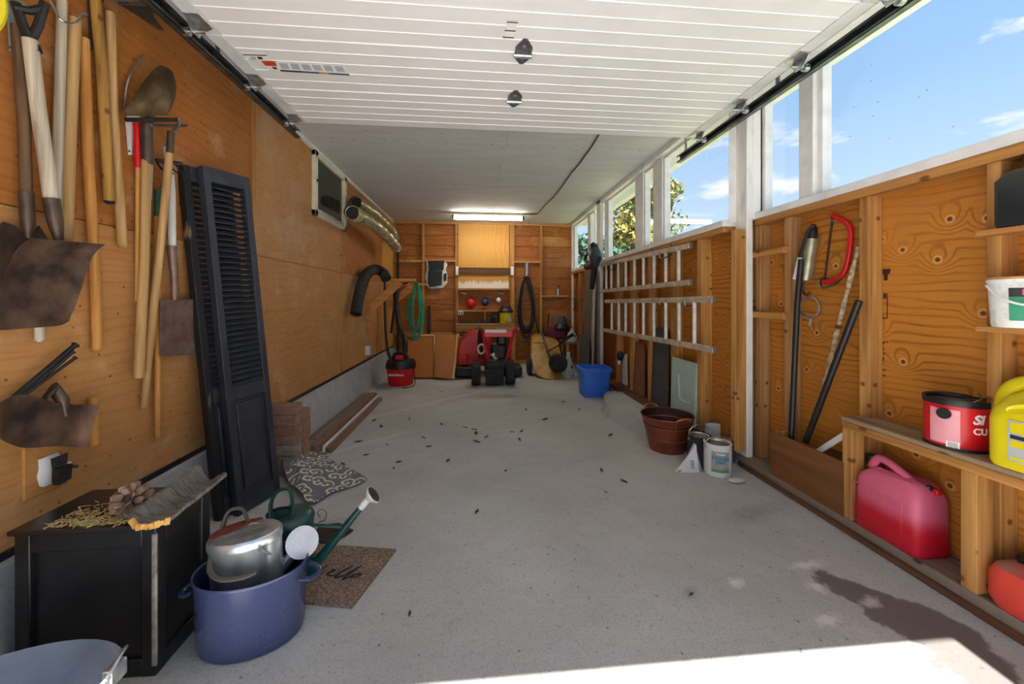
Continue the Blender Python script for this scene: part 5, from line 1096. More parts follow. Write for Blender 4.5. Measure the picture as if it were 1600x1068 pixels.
c = zz(222, 845, 5.75); t = T('mower_wheel', 'one black wheel of the push mower left of the yellow tray', 'mower part'); t.p('tyre', MB().lathe((c.x, c.y, 0.13), [(0.07, -0.03), (0.12, -0.03), (0.13, -0.015), (0.13, 0.015), (0.12, 0.03), (0.07, 0.03)], 24, M=Ry(math.pi/2).to_3x3()), m_tyre); t.p('hub', MB().lathe((c.x, c.y, 0.13), [(0.07, -0.02), (0.02, -0.025), (0.02, 0.025), (0.07, 0.02)], 16, M=Ry(math.pi/2).to_3x3()), m_rim); t.done()  # only a wheel, meant as the push mower's; no cart is built
t = T('grey_panel', 'grey weathered board standing behind the mower', 'board'); a, b = zz(525, 290, 6.72), zz(740, 105, 6.72); t.p('sheet', MB().bx(a.x, b.x, 6.70, 6.72, p.z+0.1, b.z), m_greyY, bevel=0.003); t.p('batten', MB().bx(a.x, b.x, 6.68, 6.70, b.z-0.05, b.z-0.01), m_greyY); t.done()
# small table with a white bag underneath
t = T('side_bench', 'low wooden bench in the right back corner', 'bench'); a, b = zz(690, 470, 6.0), zz(830, 450, 6.0)
t.p('top', MB().bx(a.x, b.x+0.05, 5.95, 6.4, a.z, a.z+0.035), m_greyY, bevel=0.004)
for x in (a.x+0.03, b.x+0.02):
    for y in (5.99, 6.36): t.p('leg', MB().bx(x-0.022, x+0.022, y-0.022, y+0.022, 0, a.z), m_studZ, bevel=0.003)
t.done()
def sack(label, c, r, h, m, n=18):
    mb = MB(); rows = []
    for i in range(9):
        a = i/8; w = [0.9, 1.0, 1.02, 0.98, 0.9, 0.75, 0.5, 0.28, 0.34][i]; rows.append([V((c[0]+r*w*math.cos(2*math.pi*k/n)*(1+0.08*math.sin(3*k+i)), c[1]+r*0.7*w*math.sin(2*math.pi*k/n), c[2]+h*a)) for k in range(n)])
    for i in range(8): pass
    vs = [p for r_ in rows for p in r_]; mb.add(vs, [(i*n+k, i*n+(k+1) % n, (i+1)*n+(k+1) % n, (i+1)*n+k) for i in range(8) for k in range(n)] + [tuple(range(n))[::-1], tuple(range(8*n, 9*n))])
    t = T('plastic_bag', label, 'bag', 'white plastic bags'); t.p('bag', mb, m); t.p('print', MB().slab([(c[0]+r*0.3, c[1]-r*0.68, c[2]+h*0.35), (c[0]+r*0.55, c[1]-r*0.6, c[2]+h*0.35), (c[0]+r*0.55, c[1]-r*0.6, c[2]+h*0.5), (c[0]+r*0.3, c[1]-r*0.68, c[2]+h*0.5)], (0, -0.012, 0)), m_stb); t.done()
m_bag = mat('crinkled_plastic', 'd6d8da', 'b5b8bc', 22, 0.4, bump=0.3)
p = zz(745, 880, 5.45); sack('white plastic bag on the floor under the low bench', (p.x, 5.55, 0), 0.085, 0.36, m_bag)
p = zz(770, 410, 6.1); sack('small white bag on top of the low bench', (p.x, 6.1, a.z+0.036), 0.08, 0.2, m_bag)
# ================================================================== RIGHT SIDE
def rx(u, v, X): return onX(u, v, X)
# leaning grey boards and the leaf blower in front of the small post
t = T('leaning_board', 'long grey brown board leaning by the back window', 'board', 'grey boards leaning by the back window')
a, b = onZ(909, 590), onZ(921, 590)
def leanR(label, u0, u1, vb, vt, Xb, Xt, m, nm='leaning_board', cat='board', th=0.018, group=None, tu=0, z0=0.0):
    A = rx(u0, HOR, Xb); Bq = rx(u1, HOR, Xb); D = rx(u0+tu, vt, Xt); Cc = rx(u1+tu, vt, Xt)
    zt = (D.z+Cc.z)/2; pts = [V((Xb, A.y, z0)), V((Xb, Bq.y, z0)), V((Xt, Cc.y, zt)), V((Xt, D.y, zt))]
    n = (pts[1]-pts[0]).cross(pts[3]-pts[0]).normalized(); n = n if n.x > 0 else -n
    return one(nm, MB().slab(pts, n*th), m, label, cat, group, bevel=0.003)
leanR('wide grey brown board leaning beside the small post', 908, 921, 590, 420, 1.48, 1.60, wood('grey_brown_board', '6f665a', '544c42', 'Z', 20), tu=6, group='grey boards leaning by the back window')
leanR('dark slate panel standing in front of the wide leaning board', 905, 919, 590, 524, 1.40, 1.47, mat('slate_panel', '4c5054', '3c4044', 9, 0.5), group='grey boards leaning by the back window')
leanR('narrow white edged strip leaning right of the slate panel', 921, 924, 590, 430, 1.47, 1.60, mat('pale_strip', 'b9bcba', '8f928f', 9, 0.6), tu=6, group='grey boards leaning by the back window')
YL = 5.32; P_ = lambda x, y, dx=0: V((0, 0, 0)) + onX(860+x/13.33, 380+y/13.33, 1.49+dx)
t = T('leaf_blower', 'black and dark green leaf blower hung by the back window', 'leaf blower')
mg = mat('dark_green_plastic', '2e4440', '22332f', 8, 0.45)
t.p('housing', MB().tube([P_(935, 400), P_(940, 300), P_(930, 200), P_(910, 120)], [0.06, 0.085, 0.075, 0.05], 14), mg)
t.p('handle', MB().tube(smooth_path([P_(860, 300), P_(790, 210), P_(720, 320), P_(740, 375), P_(860, 380)], 6), 0.02, 8), m_black)
t.p('top_cap', MB().tube([P_(910, 130), P_(890, 40), P_(900, 15)], [0.06, 0.06, 0.03], 14), m_black); t.p('trigger', MB().tube([P_(885, 190), P_(888, 110)], 0.016, 8), mat('orange_trigger', 'd9734a'))
t.p('nozzle', MB().tube([P_(920, 400), P_(905, 600), P_(860, 940)], [0.055, 0.04, 0.034], 12), m_black); t.p('base', MB().tube([P_(760, 480), P_(950, 420)], 0.05, 10), m_black); t.done()
# dried wreath
wr_ = MB(); c = onX(903, 472, 1.60)
for i in range(70):
    a = random.uniform(0, 6.28); r0 = random.uniform(0.03, 0.09); p = c+V((random.uniform(-0.05, 0.0), r0*math.cos(a)*1.6, r0*math.sin(a)*1.2)); d = V((random.uniform(-0.05, 0.02), random.uniform(-0.07, 0.07), random.uniform(-0.10, 0.05)))
    wr_.slab([p, p+d*0.5+V((0, 0.008, 0.004)), p+d, p+d*0.5-V((0, 0.008, 0.004))], (-0.002, 0, 0))
t = T('dried_plant', 'dark dried plant bunch hung near the back window', 'dried plant'); t.p('leaves', wr_, mat('dried_leaf', '3e3f2c', '57512f', 20, 0.9), kind='stuff'); t.p('stem', MB().tube([c+V((0.09, 0, 0.05)), c, c+V((0, 0.02, -0.15))], 0.006, 6), m_brownY); t.done()
# blue bin
m_bin = mat('blue_plastic', '3a7cec', '3070dc', 5, 0.38)
b0 = onZ(921, 621); zb_ = 0.335
cxb, cyb = onZ(930, 621).x+0.02, onZ(930, 621).y+0.13; wx, wy = 0.168, 0.15
def ring(sx, sy, z, r=0.03):
    pts = []
    for qx, qy, a0 in ((1, 1, 0), (-1, 1, 90), (-1, -1, 180), (1, -1, 270)):
        for k in range(4): a = math.radians(a0+30*k); pts.append(V((cxb+qx*(sx-r)+r*math.cos(a), cyb+qy*(sy-r)+r*math.sin(a), z)))
    return pts
def loft(rings, cap0=True, cap1=False):
    mb = MB(); n = len(rings[0]); mb.add([p for r in rings for p in r], [(i*n+k, i*n+(k+1) % n, (i+1)*n+(k+1) % n, (i+1)*n+k) for i in range(len(rings)-1) for k in range(n)])
    if cap0: mb.f.append(tuple(range(n))[::-1])
    if cap1: mb.f.append(tuple(range((len(rings)-1)*n, len(rings)*n)))
    return mb
t = T('recycling_bin', 'bright blue plastic recycling bin on the floor by the right wall', 'bin')
t.p('shell', loft([ring(wx*0.85, wy*0.85, 0), ring(wx, wy, zb_-0.03), ring(wx, wy, zb_), ring(wx-0.008, wy-0.008, zb_), ring(wx*0.83, wy*0.83, 0.01)], True, True), m_bin)
t.p('rim', loft([ring(wx+0.016, wy+0.016, zb_-0.04), ring(wx+0.018, wy+0.018, zb_), ring(wx-0.004, wy-0.004, zb_+0.004), ring(wx-0.006, wy-0.006, zb_-0.04)], False), m_bin)
t.p('grip', MB().bx(cxb-0.07, cxb+0.07, cyb-wy-0.022, cyb-wy-0.006, zb_-0.075, zb_-0.045), m_bin, bevel=0.005); t.done()
# ladders on the studs
m_alu = mat('weathered_ladder', 'd0c2ae', 'a39684', 14, 0.5, 0.1); m_rung = mat('pale_rung', 'ebe8e2', 'cac5bc', 14, 0.4, 0.1)
def ladder(label, top, bot, rungs, X):
    t = T('ladder', label, 'ladder', 'ladders hung on the right wall')
    R0, R1 = rx(*top[0], X), rx(*top[1], X); S0, S1 = rx(*bot[0], X), rx(*bot[1], X)
    for p, q in ((R0, R1), (S0, S1)): i = t.p('rail', MB().beam(p, q, 0.03, 0.044), m_alu, bevel=0.004); t.p('rail_end', MB().beam(q, q+(q-p).normalized()*0.012, 0.036, 0.05), m_wire, i, bevel=0.003)
    for u in rungs:
        a = (u-top[0][0])/(top[1][0]-top[0][0]); yy = rx(u, HOR, X).y
        f = (yy-R0.y)/(R1.y-R0.y); g = (yy-S0.y)/(S1.y-S0.y); t.p('rung', MB().tube([R0.lerp(R1, f)-V((0, 0, 0.0)), S0.lerp(S1, g)], 0.0155, 10), m_rung)
    t.done()
zx8 = lambda x: 880+x*0.281
ladder('upper wooden ladder hung on studs directly under the window sill', ((940, 414), (1078, 383.5)), ((938, 455), (1078, 441)), [zx8(x) for x in (240, 268, 307, 349, 397, 447, 506, 571, 643)], XM-0.03)
ladder('lower longer ladder hung below the first one', ((946, 470.5), (1114, 467.5)), ((943, 515), (1115, 546)), [zx8(x) for x in (271, 310, 348, 397, 447, 505, 571, 645, 730)], XM-0.07)
for u, v, lab in ((963, 418, 'far hook under the upper ladder top rail'), (1050, 470, 'middle hook of the lower ladder top rail'), (1092, 471, 'near hook of the lower ladder top rail'), (1050, 397, 'near hook under the upper ladder top rail'), (985, 472, 'far hook of the lower ladder top rail')): p = rx(u, v, XM); one('ladder_hook', MB().tube(smooth_path([p, p+V((-0.06, 0, -0.03)), p+V((-0.11, 0, -0.03)), p+V((-0.115, 0, 0.02))], 4), 0.006, 6), m_galvd, lab, 'hook', 'ladder hooks')
# panels leaning between the studs under the ladders
zP = 0.122
def pn(label, u0, u1, vt, m, X=XM+0.015, th=0.015, nm='leaning_panel', dx=0.03): return leanR(label, u0, u1, 0, vt, X, X+dx, m, nm, 'panel', th, 'panels leaning under the ladders', 0, zP)
pn('reddish brown chipboard leaning under the lower ladder', 985, 1006, 534, mat('chipboard', '8c5a3c', '75482e', 40, 0.8), nm='chipboard_sheet')
pn('tall dark grey slate board behind the lower ladder', 1015.5, 1043, 512, mat('dark_slate', '4e5050', '3f4040', 12, 0.6), X=XM+0.012, nm='slate_sheet')
t = T('cupboard_door', 'pale green cupboard door with white scratch standing under the ladders', 'door', None); X = XM-0.022
a, b = rx(1047, 557, X), rx(1085, 566, X); m_pg = mat('pale_green_paint', 'b6ccc4', 'a5bdb4', 9, 0.5)
t.p('sheet', MB().slab([(X, a.y, zP), (X, b.y, zP), (X+0.02, b.y, a.z), (X+0.02, a.y, a.z)], (0.018, 0, 0)), m_pg, bevel=0.003)
t.p('scratch', MB().tube(smooth_path([rx(1060, 585, X-0.0)+V((0.002, 0, 0)), rx(1061, 605, X), rx(1063, 622, X-0.0), rx(1078, 630, X-0.0)], 5), 0.003, 5), m_stw); t.done()
t = T('spray_gun', 'grey tool with dark blue head hanging low between two studs', 'tool'); p = rx(969, 556, XM+0.02)
t.p('head', MB().sph(p+V((0.0, 0, 0.0)), 0.05, 12, (0.8, 1.2, 1.2)), mat('navy', '1c2c44', '142034')); t.p('nozzle', MB().tube([p+V((-0.01, 0, -0.05)), p+V((-0.012, 0, -0.10))], 0.018, 10), m_stw); t.p('body', MB().slab([p+V((0.02, -0.12, 0.05)), p+V((0.02, -0.02, -0.02)), p+V((0.02, 0.0, -0.40)), p+V((0.02, -0.14, -0.42))], (0.03, 0, 0)), m_greyr, bevel=0.01); t.done()
# ------------------------------------------------------------------ copper tub, buckets, carton
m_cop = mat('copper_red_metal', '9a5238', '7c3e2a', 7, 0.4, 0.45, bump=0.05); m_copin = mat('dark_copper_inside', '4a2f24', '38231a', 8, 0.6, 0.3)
cc = onZ(1056, 703); tx, ty = cc.x+0.005, cc.y+0.155; r = 0.178
ty = onZ(1056, 713).y+0.15; tx = onZ(1056, 713).x+0.012; r = 0.186
t = T('copper_tub', 'round copper coloured tub with wire handles beside the concrete lump', 'tub')
t.p('shell', MB().lathe((tx, ty, 0), [(r*0.68, 0.0), (r*0.7, 0.006), (r*0.80, 0.09), (r*0.825, 0.095), (r*0.80, 0.10), (r*0.92, 0.185), (r*0.945, 0.19), (r*0.92, 0.195), (r*1.0, 0.25), (r*1.04, 0.256), (r*1.03, 0.263), (r*0.99, 0.26)], 40, caps=(1, 0)), m_cop)
t.p('inside', MB().lathe((tx, ty, 0), [(r*0.99, 0.26), (r*0.93, 0.2), (r*0.8, 0.10), (0.0, 0.10)], 40, caps=(0, 0)), m_copin)
t.p('seam', MB().tube([(tx-0.02, ty-r*0.70, 0.01), (tx-0.025, ty-r*0.80, 0.09), (tx-0.03, ty-r*1.01, 0.25)], 0.006, 6), m_cop)
for s in (-1, 1):
    a0 = -1.45 if s < 0 else 1.75; c_, s_ = math.cos(a0), math.sin(a0); e = V((tx+r*c_, ty+r*s_, 0.255)); tg = V((-s_, c_, 0)); o_ = V((c_, s_, 0))
    t.p('handle', MB().tube(smooth_path([e-tg*0.055, e-tg*0.05+o_*0.02+V((0, 0, 0.02)), e+o_*0.03+V((0, 0, 0.03)), e+tg*0.05+o_*0.02+V((0, 0, 0.02)), e+tg*0.055], 5), 0.008, 8), mat('bare_copper', 'b97a52', '9a6040', 8, 0.35, 0.6)); 
t.done()
def bucket(nm, label, c, r, h, m, rimm, lidz, bail, tilt=0.0):
    t = T(nm, label, 'can', 'cans on the floor by the white post'); c = V(c)
    i = t.p('body', MB().lathe(c, [(r*0.95, 0.0), (r*0.98, 0.004), (r, 0.012), (r, h-0.004), (r*1.03, h), (r*1.03, h+0.005), (r*0.9, h+0.005)], 32, caps=(1, 0)), m)
    t.p('lid', MB().lathe(c, [(r*0.99, h+0.004), (r*0.88, h-0.006), (r*0.85, lidz), (0, lidz)], 32, caps=(0, 0)), rimm)
    b = smooth_path([c+V((-r, 0, h-0.02)), c+V((-r*0.9, -0.01, h+bail*0.6)), c+V((0, -0.015, h+bail)), c+V((r*0.9, -0.01, h+bail*0.6)), c+V((r, 0, h-0.02))], 6); t.p('bail', MB().tube(b, 0.003, 6), m_wire)
    for s in (-1, 1): t.p('ear', MB().sph(c+V((s*r*1.0, 0, h-0.02)), 0.010, 8, (0.5, 1, 1)), m_wire, i)
    return t, i
p = onZ(1099, 734); t, i = bucket('pail', 'black pail with steel lid and wire bail behind the white paint can', (p.x+0.02, p.y+0.085, 0), 0.074, 0.20, mat('blue_black_paint', '20242e', '2c313c', 9, 0.5), m_galv, 0.195, 0.08); t.done()
p = onZ(1130, 747); cc = V((p.x+0.012, p.y+0.075, 0)); rc = 0.082; t, i = bucket('paint_can', 'white one gallon paint can with landscape label beside the post', cc, rc, 0.198, mat('white_can', 'f0f1f2', 'e2e4e6', 6, 0.35), m_wire, 0.188, 0.045)
# printed label wraps the front of the can
fd = (CP-cc); fd.z = 0; fd.normalize(); a0 = math.atan2(fd.y, fd.x)
def wrap(c, r, a1, a2, z1, z2, n=12): return MB().grid([[c+V((r*math.cos(mix(a1, a2, k/n)), r*math.sin(mix(a1, a2, k/n)), z)) for k in range(n+1)] for z in (z1, z2)])
t.p('label_panel', wrap(cc, rc+0.0008, a0-0.45, a0+0.85, 0.035, 0.165), mat('label_scene', 'b9b4a8', '8c96a0', 30, 0.5), i); t.p('label_grass', wrap(cc, rc+0.0012, a0-0.45, a0+0.85, 0.035, 0.055), mat('label_green', '8ab06a', '6f9a50', 30, 0.5), i)
def wraptext(txt, size, c, r, am, z, m, nm, t, par, bold=0.001, shear=0.0):
    mb = text_mb(txt, size, Matrix.Identity(4), 0.0005, shear, bold); mb.v = [c+V(((r+q.z)*math.cos(am+q.x/r), (r+q.z)*math.sin(am+q.x/r), z+q.y)) for q in mb.v]; t.p(nm, mb, m, par)
m_teal = mat('label_teal', '2f8fae', '2a7f9c')
wraptext('DESIGN', 0.030, cc, rc+0.0022, a0+0.22, 0.122, m_teal, 'lettering', t, i); wraptext('PAINT', 0.020, cc, rc+0.0022, a0+0.22, 0.098, m_teal, 'lettering', t, i); wraptext('Premium', 0.014, cc, rc+0.0022, a0+0.22, 0.150, m_stw, 'lettering', t, i)
t.done()
# tipped carton
a, b, c_, d_ = onZ(1054, 738), onZ(1092, 738), onZ(1100, 726), onZ(1064, 727)
top = atD(1087, 697, 600*(CAMH-0.165)/(697-469)*1.0) ; top = V((b.x+0.0, b.y+0.03, 0.17))
t = T('milk_carton', 'tipped white triangular carton with blue lettering in front of the black pail', 'carton'); m_cart = mat('carton_white', 'e6e4e0', 'd2d0cc', 14, 0.5)
A, B_, C_, D_ = V((a.x, a.y, 0.001)), V((b.x, b.y, 0.001)), V((c_.x, c_.y-0.01, 0.001)), V((d_.x, d_.y-0.01, 0.001)); top2 = top+V((0, 0.03, 0))
t.p('box', MB().add([A, B_, C_, D_, top, top2], [(0, 1, 4), (1, 2, 5, 4), (2, 3, 5), (3, 0, 4, 5), (3, 2, 1, 0)]), m_cart)
nrm = (B_-A).cross(top-A).normalized(); nrm = nrm if nrm.y < 0 else -nrm; mid = (A+B_*2.2+top*1.3)/4.5
ex = V((0, 0, -1)); ex = (top-B_).normalized(); ey = nrm.cross(ex); Mt = Matrix(((ex.x, ey.x, nrm.x, mid.x+nrm.x*0.001), (ex.y, ey.y, nrm.y, mid.y+nrm.y*0.001), (ex.z, ey.z, nrm.z, mid.z+nrm.z*0.001), (0, 0, 0, 1)))
t.p('lettering', text_mb('DES', 0.03, Mt, 0.0006, 0, 0.0006), m_teal); t.p('corner_mark', MB().slab([A+(B_-A)*0.06+nrm*0.001, A+(B_-A)*0.2+nrm*0.001, A+(B_-A)*0.25+(top-A)*0.08+nrm*0.001, A+(B_-A)*0.1+(top-A)*0.1+nrm*0.001], nrm*0.0006), m_sty); t.done()
p = onZ(1151, 753); one('stone', MB().sph((p.x, p.y, 0.012), 0.055, 16, (1.0, 0.5, 0.26)), mat('pale_stone', 'd9d4cb', 'bdb7ad', 20, 0.9, bump=0.3), 'flat pale stone on the floor in front of the paint can', 'stone')
# broken masonry behind the pail
for i, (u, v, s, lab, m) in enumerate(((1118, 672, (0.05, 0.06, 0.13), 'upright grey concrete lump between copper tub and post', m_curb), (1131, 672, (0.04, 0.05, 0.08), 'reddish broken brick beside the grey lump', m_brick), (1126, 690, (0.06, 0.05, 0.05), 'dark dirty rubble piece behind the paint can', m_rustd))):
    p = rx(u, v, XM-0.03); z0 = [0.125, 0.125, 0.125][i]; c = V((XM-0.04-0.0*i, p.y+(0.02 if i == 0 else -0.03*i), z0+s[2]/2)); mb = MB().bx(c.x-s[0]*0.8, c.x+s[0]*0.8, c.y-s[1]/2, c.y+s[1]/2, z0, z0+s[2]); mb.v = [q+V((random.uniform(-0.01, 0.01), random.uniform(-0.01, 0.01), 0 if q.z < z0+0.01 else random.uniform(-0.02, 0.01))) for q in mb.v]
    one('rubble_piece', mb, m, lab, 'rubble', 'rubble behind the cans', bevel=0.008)
# ------------------------------------------------------------------ front right: wooden bin with poles
ZP = 0.078; XF = XN-0.105
y0, y1 = rx(1203, 700, XF).y, rx(1318, 760, XF).y; zt = rx(1203, 672, XF).z
m_binw = wood('brown_plywood', '8a5a34', '6a4024', 'Y', 12, 0.6, False)
t = T('wooden_bin', 'shallow brown plywood bin holding poles between the studs', 'bin')
t.p('front_board', MB().bx(XF, XF+0.015, y1+0.0, y0, ZP, zt), m_binw, bevel=0.002); t.p('end_board', MB().bx(XF+0.015, XN, y0-0.02, y0, ZP, zt-0.005), m_studZ, bevel=0.002); t.p('back_board', MB().bx(XN+0.05, XN+0.065, y1, y0-0.2, ZP, zt-0.02), m_binw); t.done()
def pole(nm, label, p, q, r, m, cat, part='shaft'):
    t = T(nm, label, cat); t.p(part, MB().tube([p, q], r, 10), m); d = (q-p).normalized(); t.p('end_cap', MB().tube([q, q+d*0.012], [r*1.05, r*0.8], 10), m_black); t.done()
one('black_pole', MB().tube([rx(1236, 690, XN-0.055), rx(1246, 470, XN-0.03), rx(1252, 405, XN-0.02)], 0.0155, 12), m_black, 'upright black metal pole standing in the wooden bin', 'pole')
one('black_pole', MB().tube([rx(1259, 690, XN-0.03), rx(1342, 470, XN-0.02)], 0.0155, 12), m_black, 'slanting black metal pole leaning to the middle stud', 'pole')
t = T('peeled_stick', 'thin rough stick with flaking bark slanting beside the black pole', 'stick'); pts = [rx(1288, 600, XN+0.03), rx(1310, 510, XN+0.03), rx(1342, 385, XN+0.02)]; pth = smooth_path(pts, 8)
t.p('stick', MB().tube(pth, [0.011+0.003*math.sin(i*2.1) for i in range(len(pth))], 8), mat('flaky_bark', '9a7a52', 'e0d2b4', 40, 0.9, bump=0.4)); t.p('knot', MB().sph(pth[8], 0.015, 8), m_brownY); t.done()
one('white_bar', MB().beam(rx(1279, 705, XN-0.04), rx(1322, 678, XN-0.02), 0.012, 0.028), m_white, 'white painted bar sticking out of the wooden bin', 'bar', bevel=0.003)
# hand pump / grease gun
t = T('hand_pump', 'steel cylinder hand pump hanging on the plywood beside the red saw', 'pump'); X = XN+0.025; m_ol = mat('olive_steel', 'a7a68c', '7c7b66', 16, 0.35, 0.6)
t.p('cylinder', MB().tube([rx(1258, 437, X), rx(1268, 372, X)], 0.034, 18), m_ol); t.p('band', MB().tube([rx(1262.5, 408, X), rx(1263, 405, X)], 0.0315, 18), m_galv)
t.p('head', MB().tube([rx(1268, 374, X), rx(1270, 356, X), rx(1271, 350, X)], [0.030, 0.022, 0.008], 14), m_blackm); t.p('lever', MB().tube(smooth_path([rx(1272, 352, X-0.02), rx(1262, 362, X-0.04), rx(1250, 400, X-0.04), rx(1244, 432, X-0.04)], 6), 0.008, 8), m_black)
t.p('lever_grip', MB().tube([rx(1250, 402, X-0.04), rx(1242, 436, X-0.04)], 0.012, 8), m_wbr); t.p('hose_end', MB().tube(smooth_path([rx(1257, 440, X), rx(1254, 452, X), rx(1258, 460, X)], 5), 0.007, 8), m_rustd); t.done()
c = rx(1265.5, 480, XN+0.0); rr = abs(rx(1250, 480, XN+0.0).y-rx(1281, 480, XN+0.0).y)/2; t = T('hose_clamp', 'large round steel clamp ring hanging below the hand pump', 'ring')
t.p('ring', MB().tube([c+V((0, rr*math.cos(a), (rr*0.92)*math.sin(a))) for a in [2*math.pi*k/28 for k in range(28)]], 0.007, 8, closed=True, flat=1.4), m_wire); t.p('screw', MB().tube([c+V((0, -0.005, -rr*0.92)), c+V((-0.01, -0.01, -rr*0.92-0.04))], 0.008, 8), m_galv); t.p('hanger', MB().tube([c+V((0, 0.03, rr*0.9)), c+V((0.03, 0.03, rr*0.9+0.03))], 0.005, 6), m_rustd); t.done()
# bow saw
X = XN+0.045; sw_ = lambda x, y: rx(1140+x/3.446, 220+y/3.446, X); t = T('bow_saw', 'red tubular bow saw hanging on the plywood', 'saw')
t.p('bow', MB().tube(smooth_path([sw_(555, 402), sw_(610, 425), sw_(650, 470), sw_(652, 540), sw_(638, 640), sw_(612, 715), sw_(560, 750), sw_(505, 760)], 7), 0.0125, 10), m_redg)
t.p('blade', MB().beam(sw_(557, 395), sw_(512, 745), 0.002, 0.014), m_rustd); t.p('grip_plate', MB().tube(smooth_path([sw_(600, 740), sw_(560, 775), sw_(500, 790), sw_(488, 750), sw_(515, 735)], 5), 0.009, 8, flat=0.5), m_galvd); t.p('bolt', MB().tube([sw_(557, 430), sw_(557, 430)+V((-0.02, 0, 0))], 0.006, 8), m_galv); t.done()
# stamped marks on the sheathing (flat print)
X = XN+NS-0.001; mk = mat('stamp_ink', '3a2010', '2a160a', 8, 0.8); st_ = lambda x, y: rx(1140+x/3.446, 220+y/3.446, X)
t = T('sheet_stamp', 'dark grade stamps printed on the plywood beside the middle stud', 'print')
t.p('block', MB().slab([st_(822, 690), st_(868, 688), st_(862, 715), st_(852, 716), st_(850, 750), st_(832, 752), st_(832, 720), st_(822, 718)], (-0.001, 0, 0)), mk)
for q in (((820, 820), (824, 820), (824, 952), (820, 955)), ((847, 820), (851, 820), (851, 952), (847, 950)), ((830, 820), (842, 820), (842, 850), (830, 850)), ((820, 952), (850, 950), (850, 956), (820, 958))): t.p('frame_line', MB().slab([st_(*w) for w in q], (-0.001, 0, 0)), mk)
s2 = lambda x, y: rx(1360+x/5.34, 400+y/5.34, X)
for pts in ([(90, 705), (92, 735)], [(100, 712), (108, 735), (120, 712), (145, 718)], [(92, 770), (105, 755), (118, 775), (100, 790), (92, 772)], [(112, 800), (118, 820)], [(92, 850), (112, 845), (100, 880), (122, 885)], [(92, 945), (105, 940), (98, 965)], [(120, 940), (118, 960)], [(95, 1000), (105, 985), (125, 1000)]):
    t.p('stroke', MB().tube([s2(*w) for w in pts], 0.0018, 5), mk)
t.done()
# ------------------------------------------------------------------ low shelf with legs
ZS = 0.56; ye = rx(1314, 655, XF).y
t = T('low_shelf', 'low timber shelf with square legs along the front right wall', 'shelf')
t.p('board', MB().bx(XF, XN+NS-0.002, 0.62, ye, ZS-0.02, ZS), wood('shelf_top', '9a8468', '75583c', 'Y'), bevel=0.003); t.p('edge', MB().bx(XF-0.002, XF+0.036, 0.62, ye-0.01, ZS-0.055, ZS-0.02), m_studY, bevel=0.003)
for u in (1349, 1526): yy = rx(u, 800, XF+0.002).y if u > 1400 else ye-0.05; t.p('leg', MB().bx(XF+0.004, XF+0.07, yy, yy+0.048, ZP, ZS-0.055), m_studZ, bevel=0.003)
t.done()
# upper shelves at the near stud
for z, lab in ((rx(1575, 357, XN).z, 'upper short shelf carrying the black jug'), (rx(1570, 510, XN).z, 'middle short shelf carrying the white pail')):
    one('shelf', MB().bx(XN-0.055, XN+NS-0.002, 0.60, DY+0.035, z-0.02, z), m_studY, lab+' at the right frame edge', 'shelf', bevel=0.003); 
    if 'upper' in lab: ZU = z
    else: ZM = z
# jerrycan helper: extruded rounded outline
def rr_ring(cx, cy, hx, hy, r, z, n=5):
    pts = []
    for qx, qy, a0 in ((1, 1, 0), (-1, 1, 90), (-1, -1, 180), (1, -1, 270)):
        for k in range(n): a = math.radians(a0+90*k/(n-1)); pts.append(V((cx+qx*(hx-r)+r*math.cos(a), cy+qy*(hy-r)+r*math.sin(a), z)))
    return pts
m_gas = NT('translucent_red_plastic'); m_gas.b.inputs['Subsurface Weight'].default_value = 0.25; m_gas.b.inputs['Subsurface Radius'].default_value = (0.05, 0.012, 0.012)
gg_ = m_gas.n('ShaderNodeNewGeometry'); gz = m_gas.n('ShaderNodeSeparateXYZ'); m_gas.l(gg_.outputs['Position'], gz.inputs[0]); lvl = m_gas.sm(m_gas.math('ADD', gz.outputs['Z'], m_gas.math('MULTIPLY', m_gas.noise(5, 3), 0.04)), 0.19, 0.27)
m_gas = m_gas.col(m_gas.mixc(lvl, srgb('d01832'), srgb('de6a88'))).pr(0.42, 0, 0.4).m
gx, gy, hx2, hy2 = 1.84, 1.52, 0.085, 0.135
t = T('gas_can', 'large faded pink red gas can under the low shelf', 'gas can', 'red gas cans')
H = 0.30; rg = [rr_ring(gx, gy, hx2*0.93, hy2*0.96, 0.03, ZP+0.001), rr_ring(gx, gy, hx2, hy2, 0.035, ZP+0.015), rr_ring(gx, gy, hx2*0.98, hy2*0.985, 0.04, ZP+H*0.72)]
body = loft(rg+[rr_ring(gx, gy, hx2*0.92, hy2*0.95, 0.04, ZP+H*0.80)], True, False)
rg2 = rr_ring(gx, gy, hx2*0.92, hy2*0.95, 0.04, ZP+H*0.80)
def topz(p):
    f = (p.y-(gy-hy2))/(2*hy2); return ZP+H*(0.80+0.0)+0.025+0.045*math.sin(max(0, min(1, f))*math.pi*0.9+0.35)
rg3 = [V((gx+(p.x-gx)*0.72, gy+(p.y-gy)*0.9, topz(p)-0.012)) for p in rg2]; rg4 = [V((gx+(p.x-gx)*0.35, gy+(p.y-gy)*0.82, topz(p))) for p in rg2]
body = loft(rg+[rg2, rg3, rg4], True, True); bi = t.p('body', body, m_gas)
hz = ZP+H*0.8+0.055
t.p('handle', MB().tube(smooth_path([(gx-0.02, gy+0.10, hz-0.02), (gx-0.025, gy+0.06, hz+0.034), (gx-0.025, gy-0.02, hz+0.012), (gx-0.02, gy-0.085, hz-0.03)], 6), 0.017, 10), m_gas)
